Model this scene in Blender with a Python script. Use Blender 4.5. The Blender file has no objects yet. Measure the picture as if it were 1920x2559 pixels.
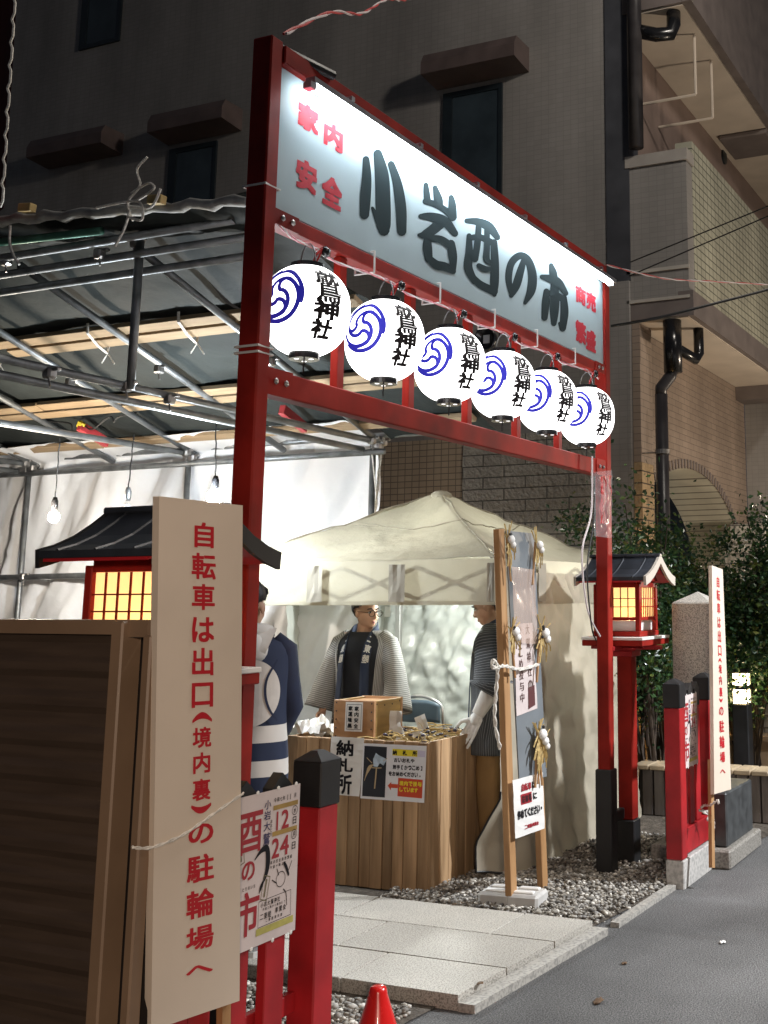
import bpy, bmesh, math, random
import numpy as np
from mathutils import Vector, Matrix, noise as mnoise

random.seed(7)
scene = bpy.context.scene
COL = scene.collection
V = Vector
R = math.radians

# ---------------------------------------------------------------- camera
F, CX, CY = 2880.0, 1439.7, 953.9            # photo pixels
YAW, PIT, ROL, CAMH = .405, .183, -.0055, 1.75
_cy, _sy, _cp, _sp = math.cos(YAW), math.sin(YAW), math.cos(PIT), math.sin(PIT)
_f = V((_cy * _cp, _sy * _cp, _sp)); _r = V((_sy, -_cy, 0)); _u = _r.cross(_f)
CR = _r * math.cos(ROL) + _u * math.sin(ROL)
CU = -_r * math.sin(ROL) + _u * math.cos(ROL)
CF = _f
CO = V((0, 0, CAMH))
cd = bpy.data.cameras.new('camera'); cam = bpy.data.objects.new('camera', cd); COL.objects.link(cam)
M4 = Matrix((CR, CU, -CF)).transposed().to_4x4(); M4.translation = CO
cam.matrix_world = M4
cd.sensor_fit = 'AUTO'; cd.sensor_width = 36; cd.lens = F / 2559 * 36
cd.shift_x = (960 - CX) / 2559; cd.shift_y = (CY - 1279.5) / 2559
cd.clip_start = .05; cd.clip_end = 500
scene.camera = cam

# ---------------------------------------------------------------- world, lamps, exposure
w = bpy.data.worlds.new('World'); scene.world = w; w.use_nodes = True
bg = w.node_tree.nodes['Background']
bg.inputs[0].default_value = (.55, .62, .8, 1); bg.inputs[1].default_value = .05
scene.view_settings.view_transform = 'Standard'; scene.view_settings.look = 'None'
scene.view_settings.exposure = 0; scene.view_settings.gamma = 1
try:
    scene.cycles.use_denoising = True
    scene.cycles.max_bounces = 6; scene.cycles.sample_clamp_indirect = 6
    scene.cycles.use_light_tree = True
except Exception:
    pass

def lamp(name, kind, loc, energy, color, size=.1, target=None, spot=None, blend=.4):
    l = bpy.data.lights.new(name, kind); l.energy = energy; l.color = color
    if kind == 'AREA': l.size = size
    else: l.shadow_soft_size = size
    o = bpy.data.objects.new(name, l); COL.objects.link(o); o.location = loc
    if target is not None:
        o.rotation_euler = (V(target) - V(loc)).to_track_quat('-Z', 'Y').to_euler()
    if spot: l.spot_size = R(spot); l.spot_blend = blend
    return o

lamp('unseen_low_spot', 'SPOT', (-2.2, -1.6, 2.5), 760, (1, .80, .64), .25, target=(3.4, 2.2, .4), spot=46, blend=.6)  # unseen warm spot, aimed low at the sign board and fence
lamp('unseen_light', 'SPOT', (8.6, -3.4, 5.6), 4200, (.93, .96, 1), .2, target=(7.6, .2, 0), spot=72, blend=.6)  # unseen street-side spot brightening the asphalt
lamp('unseen_light', 'POINT', (14.0, .2, 2.3), 560, (1, .84, .66), .2)  # unseen low light, stands in for bounce under the balconies
lamp('unseen_light', 'POINT', (8.0, .0, 9.8), 900, (1, .92, .82), .3)  # unseen lamp added to brighten the building wall
lamp('unseen_light', 'POINT', (5.0, -7.0, 9.0), 500, (1, .9, .8), .3)  # unseen far lamp for general brightness on the building
lamp('tent_lamp_light', 'POINT', (7.9, 4.3, 1.75), 85, (.95, 1, .95), .06)
lamp('garden_light', 'POINT', (11.7, 4.2, 1.15), 40, (1, .55, .18), .05)

# ---------------------------------------------------------------- geometry helpers
def ray(x, y):
    return CR * ((x - CX) / F) - CU * ((y - CY) / F) + CF

def at(x, y, ax, v):
    """point of a photo pixel on the plane X=v, Y=v or Z=v"""
    d = ray(x, y); i = 'XYZ'.index(ax); t = (v - CO[i]) / d[i]
    return CO + d * t

def proj(p):
    q = V(p) - CO; z = q.dot(CF)
    return F * q.dot(CR) / z + CX, -F * q.dot(CU) / z + CY

class Pl:
    """a flat surface with its own (not necessarily orthogonal) axes"""
    def __init__(s, o, ex, ez):
        s.o, s.ex, s.ez = V(o), V(ex), V(ez); s.n = s.ex.cross(s.ez).normalized()
        if s.n.dot(CO - s.o) < 0: s.n = -s.n
    def pt(s, a, b, off=0): return s.o + s.ex * a + s.ez * b + s.n * off
    def hit(s, x, y):
        d = ray(x, y); t = (s.o - CO).dot(s.n) / d.dot(s.n); p = CO + d * t - s.o
        A = np.array([[s.ex.dot(s.ex), s.ex.dot(s.ez)], [s.ex.dot(s.ez), s.ez.dot(s.ez)]])
        r = np.linalg.solve(A, [p.dot(s.ex), p.dot(s.ez)])
        return float(r[0]), float(r[1])
    def box(s, x0, y0, x1, y1):
        """local centre, width, height of a glyph whose outline fills a pixel box"""
        a, b = s.hit((x0 + x1) / 2, (y0 + y1) / 2); e = 1e-3
        p0 = proj(s.pt(a, b)); pa = proj(s.pt(a + e, b)); pb = proj(s.pt(a, b + e))
        jx, jy = abs(pa[0] - p0[0]) / e, abs(pa[1] - p0[1]) / e
        kx, ky = abs(pb[0] - p0[0]) / e, abs(pb[1] - p0[1]) / e
        Wp, Hp = x1 - x0, y1 - y0
        A = np.array([[jx, kx], [jy, ky]]); wv, hv = np.linalg.solve(A, [Wp, Hp])
        return a, b, max(wv, .3 * Wp / jx), max(hv, .3 * Hp / ky)

class MB:
    """collects geometry and links it as ONE mesh object"""
    def __init__(s): s.v, s.f, s.uv, s.mi = [], [], [], []
    def add(s, vs, fs, uvs=None, mi=0):
        b = len(s.v); s.v += [tuple(p) for p in vs]
        s.uv += [tuple(t) for t in uvs] if uvs else [(0, 0)] * len(vs)
        s.f += [tuple(i + b for i in f) for f in fs]; s.mi += [mi] * len(fs)
        return s
    def box(s, c, size, rot=None, bev=0, mi=0):
        bm = bmesh.new(); bmesh.ops.create_cube(bm, size=1)
        for q in bm.verts: q.co = V((q.co.x * size[0], q.co.y * size[1], q.co.z * size[2]))
        if bev: bmesh.ops.bevel(bm, geom=bm.edges[:], offset=min(bev, min(size) * .45), segments=1, affect='EDGES')
        return s.bm(bm, rot, c, mi)
    def span(s, a, b, bev=0, mi=0):
        a, b = V(a), V(b)
        return s.box((a + b) / 2, [abs(q) for q in (b - a)], None, bev, mi)
    def bm(s, bm, rot=None, c=(0, 0, 0), mi=0):
        bm.verts.index_update(); Mx = rot if rot is not None else Matrix.Identity(3); c = V(c)
        s.add([Mx @ q.co + c for q in bm.verts], [[q.index for q in f.verts] for f in bm.faces], None, mi)
        bm.free(); return s
    def beam(s, p, q, w, h, up=(0, 0, 1), bev=0, mi=0):
        p, q = V(p), V(q); d = (q - p); L = d.length; d.normalize()
        x = V(up).cross(d)
        if x.length < 1e-4: x = V((1, 0, 0)).cross(d)
        x.normalize(); z = d.cross(x)
        return s.box((p + q) / 2, (w, L, h), Matrix((x, d, z)).transposed(), bev, mi)
    def tube(s, pts, r, n=8, cap=True, mi=0, closed=False):
        pts = [V(p) for p in pts]; m = len(pts)
        rr = r if isinstance(r, (list, tuple)) else [r] * m
        vs, fs, uv = [], [], []; L = 0; prev = None
        for i, p in enumerate(pts):
            a = pts[i - 1] if i else (pts[-1] if closed else p); b = pts[i + 1] if i < m - 1 else (pts[0] if closed else p)
            d = (b - a)
            d = d.normalized() if d.length > 1e-9 else V((0, 0, 1))
            if prev is None:
                x = d.cross(V((0, 0, 1)))
                if x.length < .05: x = d.cross(V((1, 0, 0)))
            else:
                x = prev - d * prev.dot(d)
            x.normalize(); prev = x; y = d.cross(x)
            if i: L += (p - pts[i - 1]).length
            for k in range(n):
                t = 2 * math.pi * k / n
                vs.append(p + (x * math.cos(t) + y * math.sin(t)) * rr[i]); uv.append((k / n, L))
        for i in range(m if closed else m - 1):
            for k in range(n):
                j = (i + 1) % m
                fs.append((i * n + k, i * n + (k + 1) % n, j * n + (k + 1) % n, j * n + k))
        if cap and not closed:
            fs.append(tuple(range(n))[::-1]); fs.append(tuple((m - 1) * n + k for k in range(n)))
        return s.add(vs, fs, uv, mi)
    def lathe(s, prof, c=(0, 0, 0), n=24, mi=0, rot=None):
        c = V(c); vs, fs = [], []; m = len(prof)
        Mx = rot if rot is not None else Matrix.Identity(3)
        for r_, z in prof:
            for k in range(n):
                t = 2 * math.pi * k / n; vs.append(c + Mx @ V((r_ * math.cos(t), r_ * math.sin(t), z)))
        for i in range(m - 1):
            for k in range(n):
                fs.append((i * n + k, i * n + (k + 1) % n, (i + 1) * n + (k + 1) % n, (i + 1) * n + k))
        if prof[0][0] > 1e-6: fs.append(tuple(range(n))[::-1])
        if prof[-1][0] > 1e-6: fs.append(tuple((m - 1) * n + k for k in range(n)))
        return s.add(vs, fs, None, mi)
    def ball(s, c, r, n=2, mi=0, rot=None):
        bm = bmesh.new(); bmesh.ops.create_icosphere(bm, subdivisions=n, radius=1)
        rr = r if isinstance(r, (list, tuple)) else (r, r, r)
        for q in bm.verts: q.co = V((q.co.x * rr[0], q.co.y * rr[1], q.co.z * rr[2]))
        return s.bm(bm, rot, c, mi)
    def grid(s, fn, nu, nv, mi=0, thick=0):
        """fn(u,v)->point, u,v in 0..1; thick gives it a back"""
        vs, uv, fs = [], [], []
        for j in range(nv + 1):
            for i in range(nu + 1):
                vs.append(V(fn(i / nu, j / nv))); uv.append((i / nu, j / nv))
        W = nu + 1
        for j in range(nv):
            for i in range(nu):
                a = j * W + i; fs.append((a, a + 1, a + W + 1, a + W))
        return s.add(vs, fs, uv, mi)
    def loft(s, secs, n=28, a0=0, a1=360, cap=False, mi=0):
        """secs: (centre, axis x, axis y, rx, ry, power) rings; uv = (arc metres, length metres)"""
        full = abs(a1 - a0 - 360) < 1e-6; cols = n if full else n + 1
        vs, uv, fs = [], [], []; L = 0; pc = None
        for c, ax, ay, rx, ry, pw in secs:
            c, ax, ay = V(c), V(ax), V(ay)
            if pc is not None: L += (c - pc).length
            pc = c
            for k in range(cols):
                t = R(a0 + (a1 - a0) * k / n); ct, st = math.cos(t), math.sin(t)
                x = math.copysign(abs(ct) ** pw, ct) * rx; y = math.copysign(abs(st) ** pw, st) * ry
                vs.append(c + ax * x + ay * y); uv.append((t * (rx + ry) * .5, L))
        for i in range(len(secs) - 1):
            for k in range(n):
                k2 = (k + 1) % cols
                fs.append((i * cols + k, i * cols + k2, (i + 1) * cols + k2, (i + 1) * cols + k))
        if cap and full:
            fs.append(tuple(range(n))[::-1]); fs.append(tuple((len(secs) - 1) * n + k for k in range(n)))
        return s.add(vs, fs, uv, mi)
    def poly(s, pts, mi=0):
        return s.add(pts, [tuple(range(len(pts)))], None, mi)
    def prism(s, pts, d, mi=0):
        """closed outline swept by vector d"""
        d = V(d); n = len(pts); vs = [V(p) for p in pts] + [V(p) + d for p in pts]
        fs = [tuple(range(n))[::-1], tuple(range(n, 2 * n))] + [(i, (i + 1) % n, n + (i + 1) % n, n + i) for i in range(n)]
        return s.add(vs, fs, None, mi)
    def build(s, name, m, parent=None, smooth=False, loc=None, solid=0):
        me = bpy.data.meshes.new(name)
        if parent is not None: off = V(parent['_base']) if '_base' in parent.keys() else V((0, 0, 0))
        elif loc is not None: off = V(loc)
        else:
            A = np.array(s.v); off = V(((A[:, 0].min() + A[:, 0].max()) / 2, (A[:, 1].min() + A[:, 1].max()) / 2, A[:, 2].min()))
        me.from_pydata([tuple(V(p) - off) for p in s.v], [], s.f)
        uvl = me.uv_layers.new(name='UVMap')
        li = np.zeros(len(me.loops), dtype=np.int32); me.loops.foreach_get('vertex_index', li)
        uvl.data.foreach_set('uv', np.array(s.uv, dtype=np.float32)[li].ravel())
        ms = m if isinstance(m, (list, tuple)) else [m]
        for q in ms: me.materials.append(q)
        me.polygons.foreach_set('material_index', s.mi)
        if smooth: me.polygons.foreach_set('use_smooth', [True] * len(me.polygons))
        me.update()
        o = bpy.data.objects.new(name, me); COL.objects.link(o)
        if parent is not None:
            o.parent = parent
        else: o.location = off
        o['_base'] = tuple(off)
        if solid:
            md = o.modifiers.new('thickness', 'SOLIDIFY'); md.thickness = solid; md.offset = 0
        return o

def tag(o, label, cat, group=None, kind=None):
    if label: o['label'] = label
    if cat: o['category'] = cat
    if group: o['group'] = group
    if kind: o['kind'] = kind
    return o

def structure(o, kind='structure'):
    o['kind'] = kind; return o

def thing(name, loc, label, cat, group=None, rot=0, local=False):
    o = bpy.data.objects.new(name, None); COL.objects.link(o); o.empty_display_size = .1
    o.location = loc; o.rotation_euler = (0, 0, rot)
    o['_base'] = (0, 0, 0) if local else tuple(loc)
    return tag(o, label, cat, group)

def copy_tree(o, parent=None):
    kids = [c for c in bpy.data.objects if c.parent == o]
    c = o.copy(); COL.objects.link(c)
    if parent is not None: c.parent = parent
    for k in kids: copy_tree(k, c)
    return c

# ---------------------------------------------------------------- materials
def nd(nt, t, **kw):
    n = nt.nodes.new(t)
    for k, v in kw.items(): setattr(n, k, v)
    return n

def mat(name, col, rough=.55, metal=0, nz=(6, .12), bump=None, spec=.5, emit=None, es=0, stretch=None,
        col2=None, transl=0, coat=0, alpha=1, isl=0):
    m = bpy.data.materials.new(name); m.use_nodes = True; nt = m.node_tree; L = nt.links
    b = nt.nodes['Principled BSDF']; out = nt.nodes['Material Output']
    b.inputs['Roughness'].default_value = rough; b.inputs['Metallic'].default_value = metal
    b.inputs['Specular IOR Level'].default_value = spec
    if coat: b.inputs['Coat Weight'].default_value = coat
    if alpha < 1: b.inputs['Alpha'].default_value = alpha
    tc = nd(nt, 'ShaderNodeTexCoord'); src = tc.outputs['Object']
    if stretch:
        mp = nd(nt, 'ShaderNodeMapping'); mp.inputs['Scale'].default_value = stretch
        L.new(src, mp.inputs[0]); src = mp.outputs[0]
    c = tuple(col) + (1,)
    colout = None
    if nz:
        n1 = nd(nt, 'ShaderNodeTexNoise'); n1.inputs['Scale'].default_value = nz[0]; n1.inputs['Detail'].default_value = 5
        L.new(src, n1.inputs[0])
        rp = nd(nt, 'ShaderNodeValToRGB'); L.new(n1.outputs[0], rp.inputs[0])
        c2 = tuple(col2) + (1,) if col2 else tuple(min(1, q * (1 + nz[1])) for q in col) + (1,)
        c1 = c if col2 else tuple(q * (1 - nz[1]) for q in col) + (1,)
        rp.color_ramp.elements[0].position = .32; rp.color_ramp.elements[1].position = .68
        rp.color_ramp.elements[0].color = c1; rp.color_ramp.elements[1].color = c2
        colout = rp.outputs[0]
        if isl:                                    # each board its own shade
            ge = nd(nt, 'ShaderNodeNewGeometry'); mi = nd(nt, 'ShaderNodeMapRange'); mi.inputs[3].default_value = 1 - isl; mi.inputs[4].default_value = 1 + isl
            L.new(ge.outputs['Random Per Island'], mi.inputs[0]); mm = nd(nt, 'ShaderNodeMix', data_type='RGBA', blend_type='MULTIPLY'); mm.inputs[0].default_value = 1
            L.new(colout, mm.inputs[6]); L.new(mi.outputs[0], mm.inputs[7]); colout = mm.outputs[2]
        L.new(colout, b.inputs['Base Color'])
        rr = nd(nt, 'ShaderNodeMapRange'); rr.inputs[3].default_value = max(.02, rough - .12); rr.inputs[4].default_value = min(1, rough + .12)
        L.new(n1.outputs[0], rr.inputs[0]); L.new(rr.outputs[0], b.inputs['Roughness'])
    else: b.inputs['Base Color'].default_value = c
    if bump:
        n2 = nd(nt, 'ShaderNodeTexNoise'); n2.inputs['Scale'].default_value = bump[0]; n2.inputs['Detail'].default_value = 6
        L.new(src, n2.inputs[0]); bp = nd(nt, 'ShaderNodeBump'); bp.inputs['Strength'].default_value = bump[1]
        bp.inputs['Distance'].default_value = bump[2] if len(bump) > 2 else .01
        L.new(n2.outputs[0], bp.inputs['Height']); L.new(bp.outputs[0], b.inputs['Normal'])
    if emit:
        b.inputs['Emission Color'].default_value = tuple(emit) + (1,); b.inputs['Emission Strength'].default_value = es
    if transl:
        t = nd(nt, 'ShaderNodeBsdfTranslucent'); mx = nd(nt, 'ShaderNodeMixShader'); mx.inputs[0].default_value = transl
        if colout: L.new(colout, t.inputs[0])
        else: t.inputs[0].default_value = c
        if bump: L.new(bp.outputs[0], t.inputs['Normal'])
        L.new(b.outputs[0], mx.inputs[1]); L.new(t.outputs[0], mx.inputs[2]); L.new(mx.outputs[0], out.inputs[0])
    return m

def brick_mat(name, c1, c2, mortar, bw, bh, plane='yz', ms=.006, rough=.7, off=0, bump=.4, bias=0, rock=0):
    m = bpy.data.materials.new(name); m.use_nodes = True; nt = m.node_tree; L = nt.links; b = nt.nodes['Principled BSDF']
    g = nd(nt, 'ShaderNodeNewGeometry'); sx = nd(nt, 'ShaderNodeSeparateXYZ'); L.new(g.outputs['Position'], sx.inputs[0])
    cb = nd(nt, 'ShaderNodeCombineXYZ')
    L.new(sx.outputs['XYZ'.index(plane[0].upper())], cb.inputs[0]); L.new(sx.outputs['XYZ'.index(plane[1].upper())], cb.inputs[1])
    br = nd(nt, 'ShaderNodeTexBrick'); br.offset = off; L.new(cb.outputs[0], br.inputs[0])
    br.inputs['Color1'].default_value = tuple(c1) + (1,); br.inputs['Color2'].default_value = tuple(c2) + (1,)
    br.inputs['Mortar'].default_value = tuple(mortar) + (1,); br.inputs['Scale'].default_value = 1
    br.inputs['Mortar Size'].default_value = ms; br.inputs['Brick Width'].default_value = bw; br.inputs['Row Height'].default_value = bh
    br.inputs['Bias'].default_value = bias; br.inputs['Mortar Smooth'].default_value = .2
    n = nd(nt, 'ShaderNodeTexNoise'); n.inputs['Scale'].default_value = 1.3; n.inputs['Detail'].default_value = 8
    sm = nd(nt, 'ShaderNodeMapping'); sm.inputs['Scale'].default_value = (1, 1, .22); L.new(g.outputs['Position'], sm.inputs[0]); L.new(sm.outputs[0], n.inputs[0])   # rain streaks
    mr = nd(nt, 'ShaderNodeMapRange'); mr.inputs[1].default_value = .3; mr.inputs[2].default_value = .7; mr.inputs[3].default_value = .74; mr.inputs[4].default_value = 1.22; L.new(n.outputs[0], mr.inputs[0])
    mx = nd(nt, 'ShaderNodeMix', data_type='RGBA', blend_type='MULTIPLY'); mx.inputs[0].default_value = 1
    L.new(br.outputs[0], mx.inputs[6]); L.new(mr.outputs[0], mx.inputs[7]); L.new(mx.outputs[2], b.inputs['Base Color'])
    b.inputs['Roughness'].default_value = rough
    bp = nd(nt, 'ShaderNodeBump'); bp.inputs['Strength'].default_value = bump; bp.inputs['Distance'].default_value = .006
    inv = nd(nt, 'ShaderNodeMath', operation='SUBTRACT'); inv.inputs[0].default_value = 1; L.new(br.outputs[1], inv.inputs[1])
    if rock:
        n2 = nd(nt, 'ShaderNodeTexNoise'); n2.inputs['Scale'].default_value = 22; n2.inputs['Detail'].default_value = 6; L.new(g.outputs['Position'], n2.inputs[0])
        ad = nd(nt, 'ShaderNodeMath', operation='MULTIPLY_ADD'); ad.inputs[1].default_value = rock
        L.new(n2.outputs[0], ad.inputs[0]); L.new(inv.outputs[0], ad.inputs[2]); L.new(ad.outputs[0], bp.inputs['Height'])
        bp.inputs['Distance'].default_value = .03
    else: L.new(inv.outputs[0], bp.inputs['Height'])
    L.new(bp.outputs[0], b.inputs['Normal'])
    return m

def stripe_mat(name, base, line, axis, freq, frac=.2, rough=.85):
    """woven stripes along the cloth's own uv"""
    m = bpy.data.materials.new(name); m.use_nodes = True; nt = m.node_tree; L = nt.links; b = nt.nodes['Principled BSDF']
    uv = nd(nt, 'ShaderNodeUVMap'); sx = nd(nt, 'ShaderNodeSeparateXYZ'); L.new(uv.outputs[0], sx.inputs[0])
    mu = nd(nt, 'ShaderNodeMath', operation='MULTIPLY'); mu.inputs[1].default_value = freq; L.new(sx.outputs[axis], mu.inputs[0])
    fr = nd(nt, 'ShaderNodeMath', operation='FRACT'); L.new(mu.outputs[0], fr.inputs[0])
    lt = nd(nt, 'ShaderNodeMath', operation='LESS_THAN'); lt.inputs[1].default_value = frac; L.new(fr.outputs[0], lt.inputs[0])
    mx = nd(nt, 'ShaderNodeMix', data_type='RGBA'); L.new(lt.outputs[0], mx.inputs[0])
    mx.inputs[6].default_value = tuple(base) + (1,); mx.inputs[7].default_value = tuple(line) + (1,)
    L.new(mx.outputs[2], b.inputs['Base Color']); b.inputs['Roughness'].default_value = rough
    tc = nd(nt, 'ShaderNodeTexCoord'); n = nd(nt, 'ShaderNodeTexNoise'); n.inputs['Scale'].default_value = 14; n.inputs['Detail'].default_value = 2
    L.new(tc.outputs['Object'], n.inputs[0])
    bp = nd(nt, 'ShaderNodeBump'); bp.inputs['Strength'].default_value = .5; bp.inputs['Distance'].default_value = .02
    L.new(n.outputs[0], bp.inputs['Height']); L.new(bp.outputs[0], b.inputs['Normal'])
    return m

def island_mat(name, ramp, rough=.7, transl=0, spec=.5, nz=None):
    """colour differs from pebble to pebble / leaf to leaf"""
    m = bpy.data.materials.new(name); m.use_nodes = True; nt = m.node_tree; L = nt.links; b = nt.nodes['Principled BSDF']
    g = nd(nt, 'ShaderNodeNewGeometry'); rp = nd(nt, 'ShaderNodeValToRGB'); L.new(g.outputs['Random Per Island'], rp.inputs[0])
    el = rp.color_ramp.elements
    while len(el) < len(ramp): el.new(.5)
    for e, (p, c) in zip(el, ramp): e.position = p; e.color = tuple(c) + (1,)
    L.new(rp.outputs[0], b.inputs['Base Color']); b.inputs['Roughness'].default_value = rough; b.inputs['Specular IOR Level'].default_value = spec
    if transl:
        t = nd(nt, 'ShaderNodeBsdfTranslucent'); mx = nd(nt, 'ShaderNodeMixShader'); mx.inputs[0].default_value = transl
        L.new(rp.outputs[0], t.inputs[0]); L.new(b.outputs[0], mx.inputs[1]); L.new(t.outputs[0], mx.inputs[2])
        L.new(mx.outputs[0], nt.nodes['Material Output'].inputs[0])
    return m

RED = mat('vermilion_paint', (.24, .014, .009), .58, nz=(4, .34), bump=(60, .06, .004), spec=.16)
CRIM = mat('crimson_paint', (.36, .011, .015), .46, nz=(5, .28), bump=(70, .06, .004))
BLK = mat('black_paint', (.012, .012, .013), .5, nz=(8, .3), bump=(60, .08, .004))
BLKG = mat('black_gloss', (.01, .01, .011), .22, nz=(8, .2))
WHITEP = mat('white_paint', (.78, .77, .74), .5, nz=(4, .06))
STEEL = mat('galvanised_steel', (.22, .23, .235), .5, .8, nz=(9, .3), bump=(35, .12, .004))
ALU = mat('aluminium', (.6, .6, .62), .35, .9, nz=(10, .12))
BOLT = mat('bolt_steel', (.35, .34, .33), .4, .9, nz=(20, .3))
PLANK = mat('raw_timber', (.21, .145, .08), .8, nz=(3, .3), stretch=(6, .5, 6), col2=(.31, .225, .135), bump=(8, .15, .006))
WOODZ = mat('weathered_boards', (.22, .135, .066), .68, nz=(2.2, .3), stretch=(9, 9, .8), col2=(.42, .27, .145), bump=(5, .3, .008), isl=.28)
WOODS = mat('pine_stake', (.32, .17, .07), .6, nz=(3, .3), stretch=(8, 8, .7), col2=(.44, .25, .11), bump=(6, .2, .005))
WOODB = mat('box_wood', (.36, .19, .085), .55, nz=(2.5, .25), stretch=(1.2, 1.2, 7), col2=(.45, .25, .12))
PAPER = mat('white_paper', (.74, .73, .70), .7, nz=(5, .05), bump=(14, .25, .01))
PAPERP = mat('pinkish_paper', (.60, .52, .50), .7, nz=(5, .08), bump=(12, .3, .01))
INK = mat('black_ink', (.012, .012, .016), .8, nz=None, spec=.2)
INKB = mat('indigo_ink', (.02, .02, .09), .6, nz=None)
INKR = mat('red_ink', (.33, .018, .028), .6, nz=None)
SIGNRED = mat('sign_red_lettering', (.46, .012, .02), .45, nz=None)
SIGNBLK = mat('sign_black_lettering', (.016, .028, .032), .85, nz=None, spec=.1)
GOLD = mat('gold_print', (.36, .23, .06), .55, nz=(10, .2))
YELL = mat('yellow_print', (.75, .62, .03), .6, nz=None)
ORNG = mat('orange_red_print', (.55, .06, .02), .6, nz=None)
ROPE = mat('white_rope', (.66, .63, .57), .8, nz=(60, .25), bump=(120, .6, .004))
CABW = mat('white_cable', (.62, .55, .55), .5, nz=None)
CABR = mat('red_cable', (.5, .03, .03), .5, nz=None)
CABB = mat('black_cable', (.012, .012, .012), .5, nz=None)
STRAW = mat('rice_straw', (.46, .33, .13), .75, nz=(40, .3))

# ---------------------------------------------------------------- glyphs
_gc = {}
def glyph(ch, bold):
    k = (ch, bold)
    if k not in _gc:
        cu = bpy.data.curves.new('glyph', 'FONT'); cu.body = ch; cu.offset = bold; cu.fill_mode = 'FRONT'; cu.resolution_u = 3
        o = bpy.data.objects.new('glyph', cu); COL.objects.link(o)
        me = bpy.data.meshes.new_from_object(o.evaluated_get(bpy.context.evaluated_depsgraph_get()))
        vs = np.array([q.co[:2] for q in me.vertices]) if len(me.vertices) else np.zeros((0, 2)); fs = [tuple(p.vertices) for p in me.polygons]
        bpy.data.objects.remove(o); bpy.data.curves.remove(cu); bpy.data.meshes.remove(me)
        if len(vs):
            lo, hi = vs.min(0), vs.max(0); sp = hi - lo
            vs = (vs - (lo + hi) / 2)
        else: sp = (1, 1)
        _gc[k] = (vs, fs, sp)
    return _gc[k]

def put(mb, fn, ch, a, b, wd, ht, bold=.02, mi=0, keep=False):
    """one glyph centred at (a,b); fn(a,b,lift)->3-D point; bold strokes are struck four times, slightly shifted"""
    vs, fs, sp = glyph(ch, 0)
    if not len(vs): return
    ex = bold * .85
    if keep:   # keep the glyph's own proportions (size = ht per em)
        sx = sy = ht
    else:
        sx = wd / max(sp[0] + 2 * ex, .15); sy = ht / max(sp[1] + 2 * ex, .15)
        if sp[1] < .3: sy = math.copysign(sx, sy)          # flat glyphs such as a dash
        if sp[0] < .3: sx = abs(sy)
    hits = ((0, 0),) if ex <= 0 else ((ex, ex), (-ex, ex), (ex, -ex), (-ex, -ex))
    if ex > .026: hits = tuple((i * ex, j * ex) for i in (-1, 0, 1) for j in (-1, 0, 1))
    for i, (dx, dy) in enumerate(hits):
        mb.add([fn(a + (q[0] + dx) * sx, b + (q[1] + dy) * sy, .00018 * i) for q in vs], fs, None, mi)

def row(mb, fn, text, a, b, ht, pitch, bold=.02, mi=0, vertical=False):
    for i, ch in enumerate(text):
        if ch == ' ': continue
        put(mb, fn, ch, a + (0 if vertical else i * pitch), b - (i * pitch if vertical else 0), ht, ht, bold, mi, keep=True)

def spline(pts, n=6, closed=False):
    P = [np.array(p, float) for p in pts]; out = []; m = len(P)
    for i in range(m if closed else m - 1):
        p0 = P[i - 1] if (i or closed) else P[0]; p1 = P[i]; p2 = P[(i + 1) % m]; p3 = P[(i + 2) % m] if (i + 2 < m or closed) else P[-1]
        for k in range(n):
            t = k / n
            out.append(.5 * ((2 * p1) + (-p0 + p2) * t + (2 * p0 - 5 * p1 + 4 * p2 - p3) * t * t + (-p0 + 3 * p1 - 3 * p2 + p3) * t ** 3))
    if not closed: out.append(P[-1])
    return out

def stroke(mb, fn, pts, mi=0, n=6, lift=0):
    """brush stroke: pts (x, y, width) in flat coordinates, fn(x,y,lift)->3-D"""
    P = spline(pts, n); L, Rr = [], []
    for i, p in enumerate(P):
        a = P[max(0, i - 1)][:2]; b = P[min(len(P) - 1, i + 1)][:2]; d = b - a; d = d / (np.hypot(*d) + 1e-9); nn = np.array([-d[1], d[0]])
        w_ = abs(p[2]) / 2
        L.append(p[:2] + nn * w_); Rr.append(p[:2] - nn * w_)
    def cap(p, d, w_):
        a0 = math.atan2(d[1], d[0])
        return [p + w_ * np.array([math.cos(a0 + t), math.sin(a0 + t)]) for t in np.linspace(math.pi / 2 - .3, -math.pi / 2 + .3, 5)]
    vs = []; fs = []
    for a, b in zip(L, Rr): vs += [a, b]
    for i in range(len(P) - 1): fs.append((2 * i, 2 * i + 1, 2 * i + 3, 2 * i + 2))
    d1 = P[-1][:2] - P[-2][:2]; d0 = P[0][:2] - P[1][:2]
    for p, d, i0, i1 in ((P[-1], d1, 2 * len(P) - 2, 2 * len(P) - 1), (P[0], d0, 1, 0)):
        b = len(vs); c = cap(p[:2], d, abs(p[2]) / 2); vs += c; fs.append((i0,) + tuple(range(b, b + len(c))) + (i1,))
    mb.add([fn(q[0], q[1], lift) for q in vs], fs, None, mi)

def fbm(p, o=3):
    return mnoise.fractal(V(p), 1.0, 2.0, o)
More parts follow.
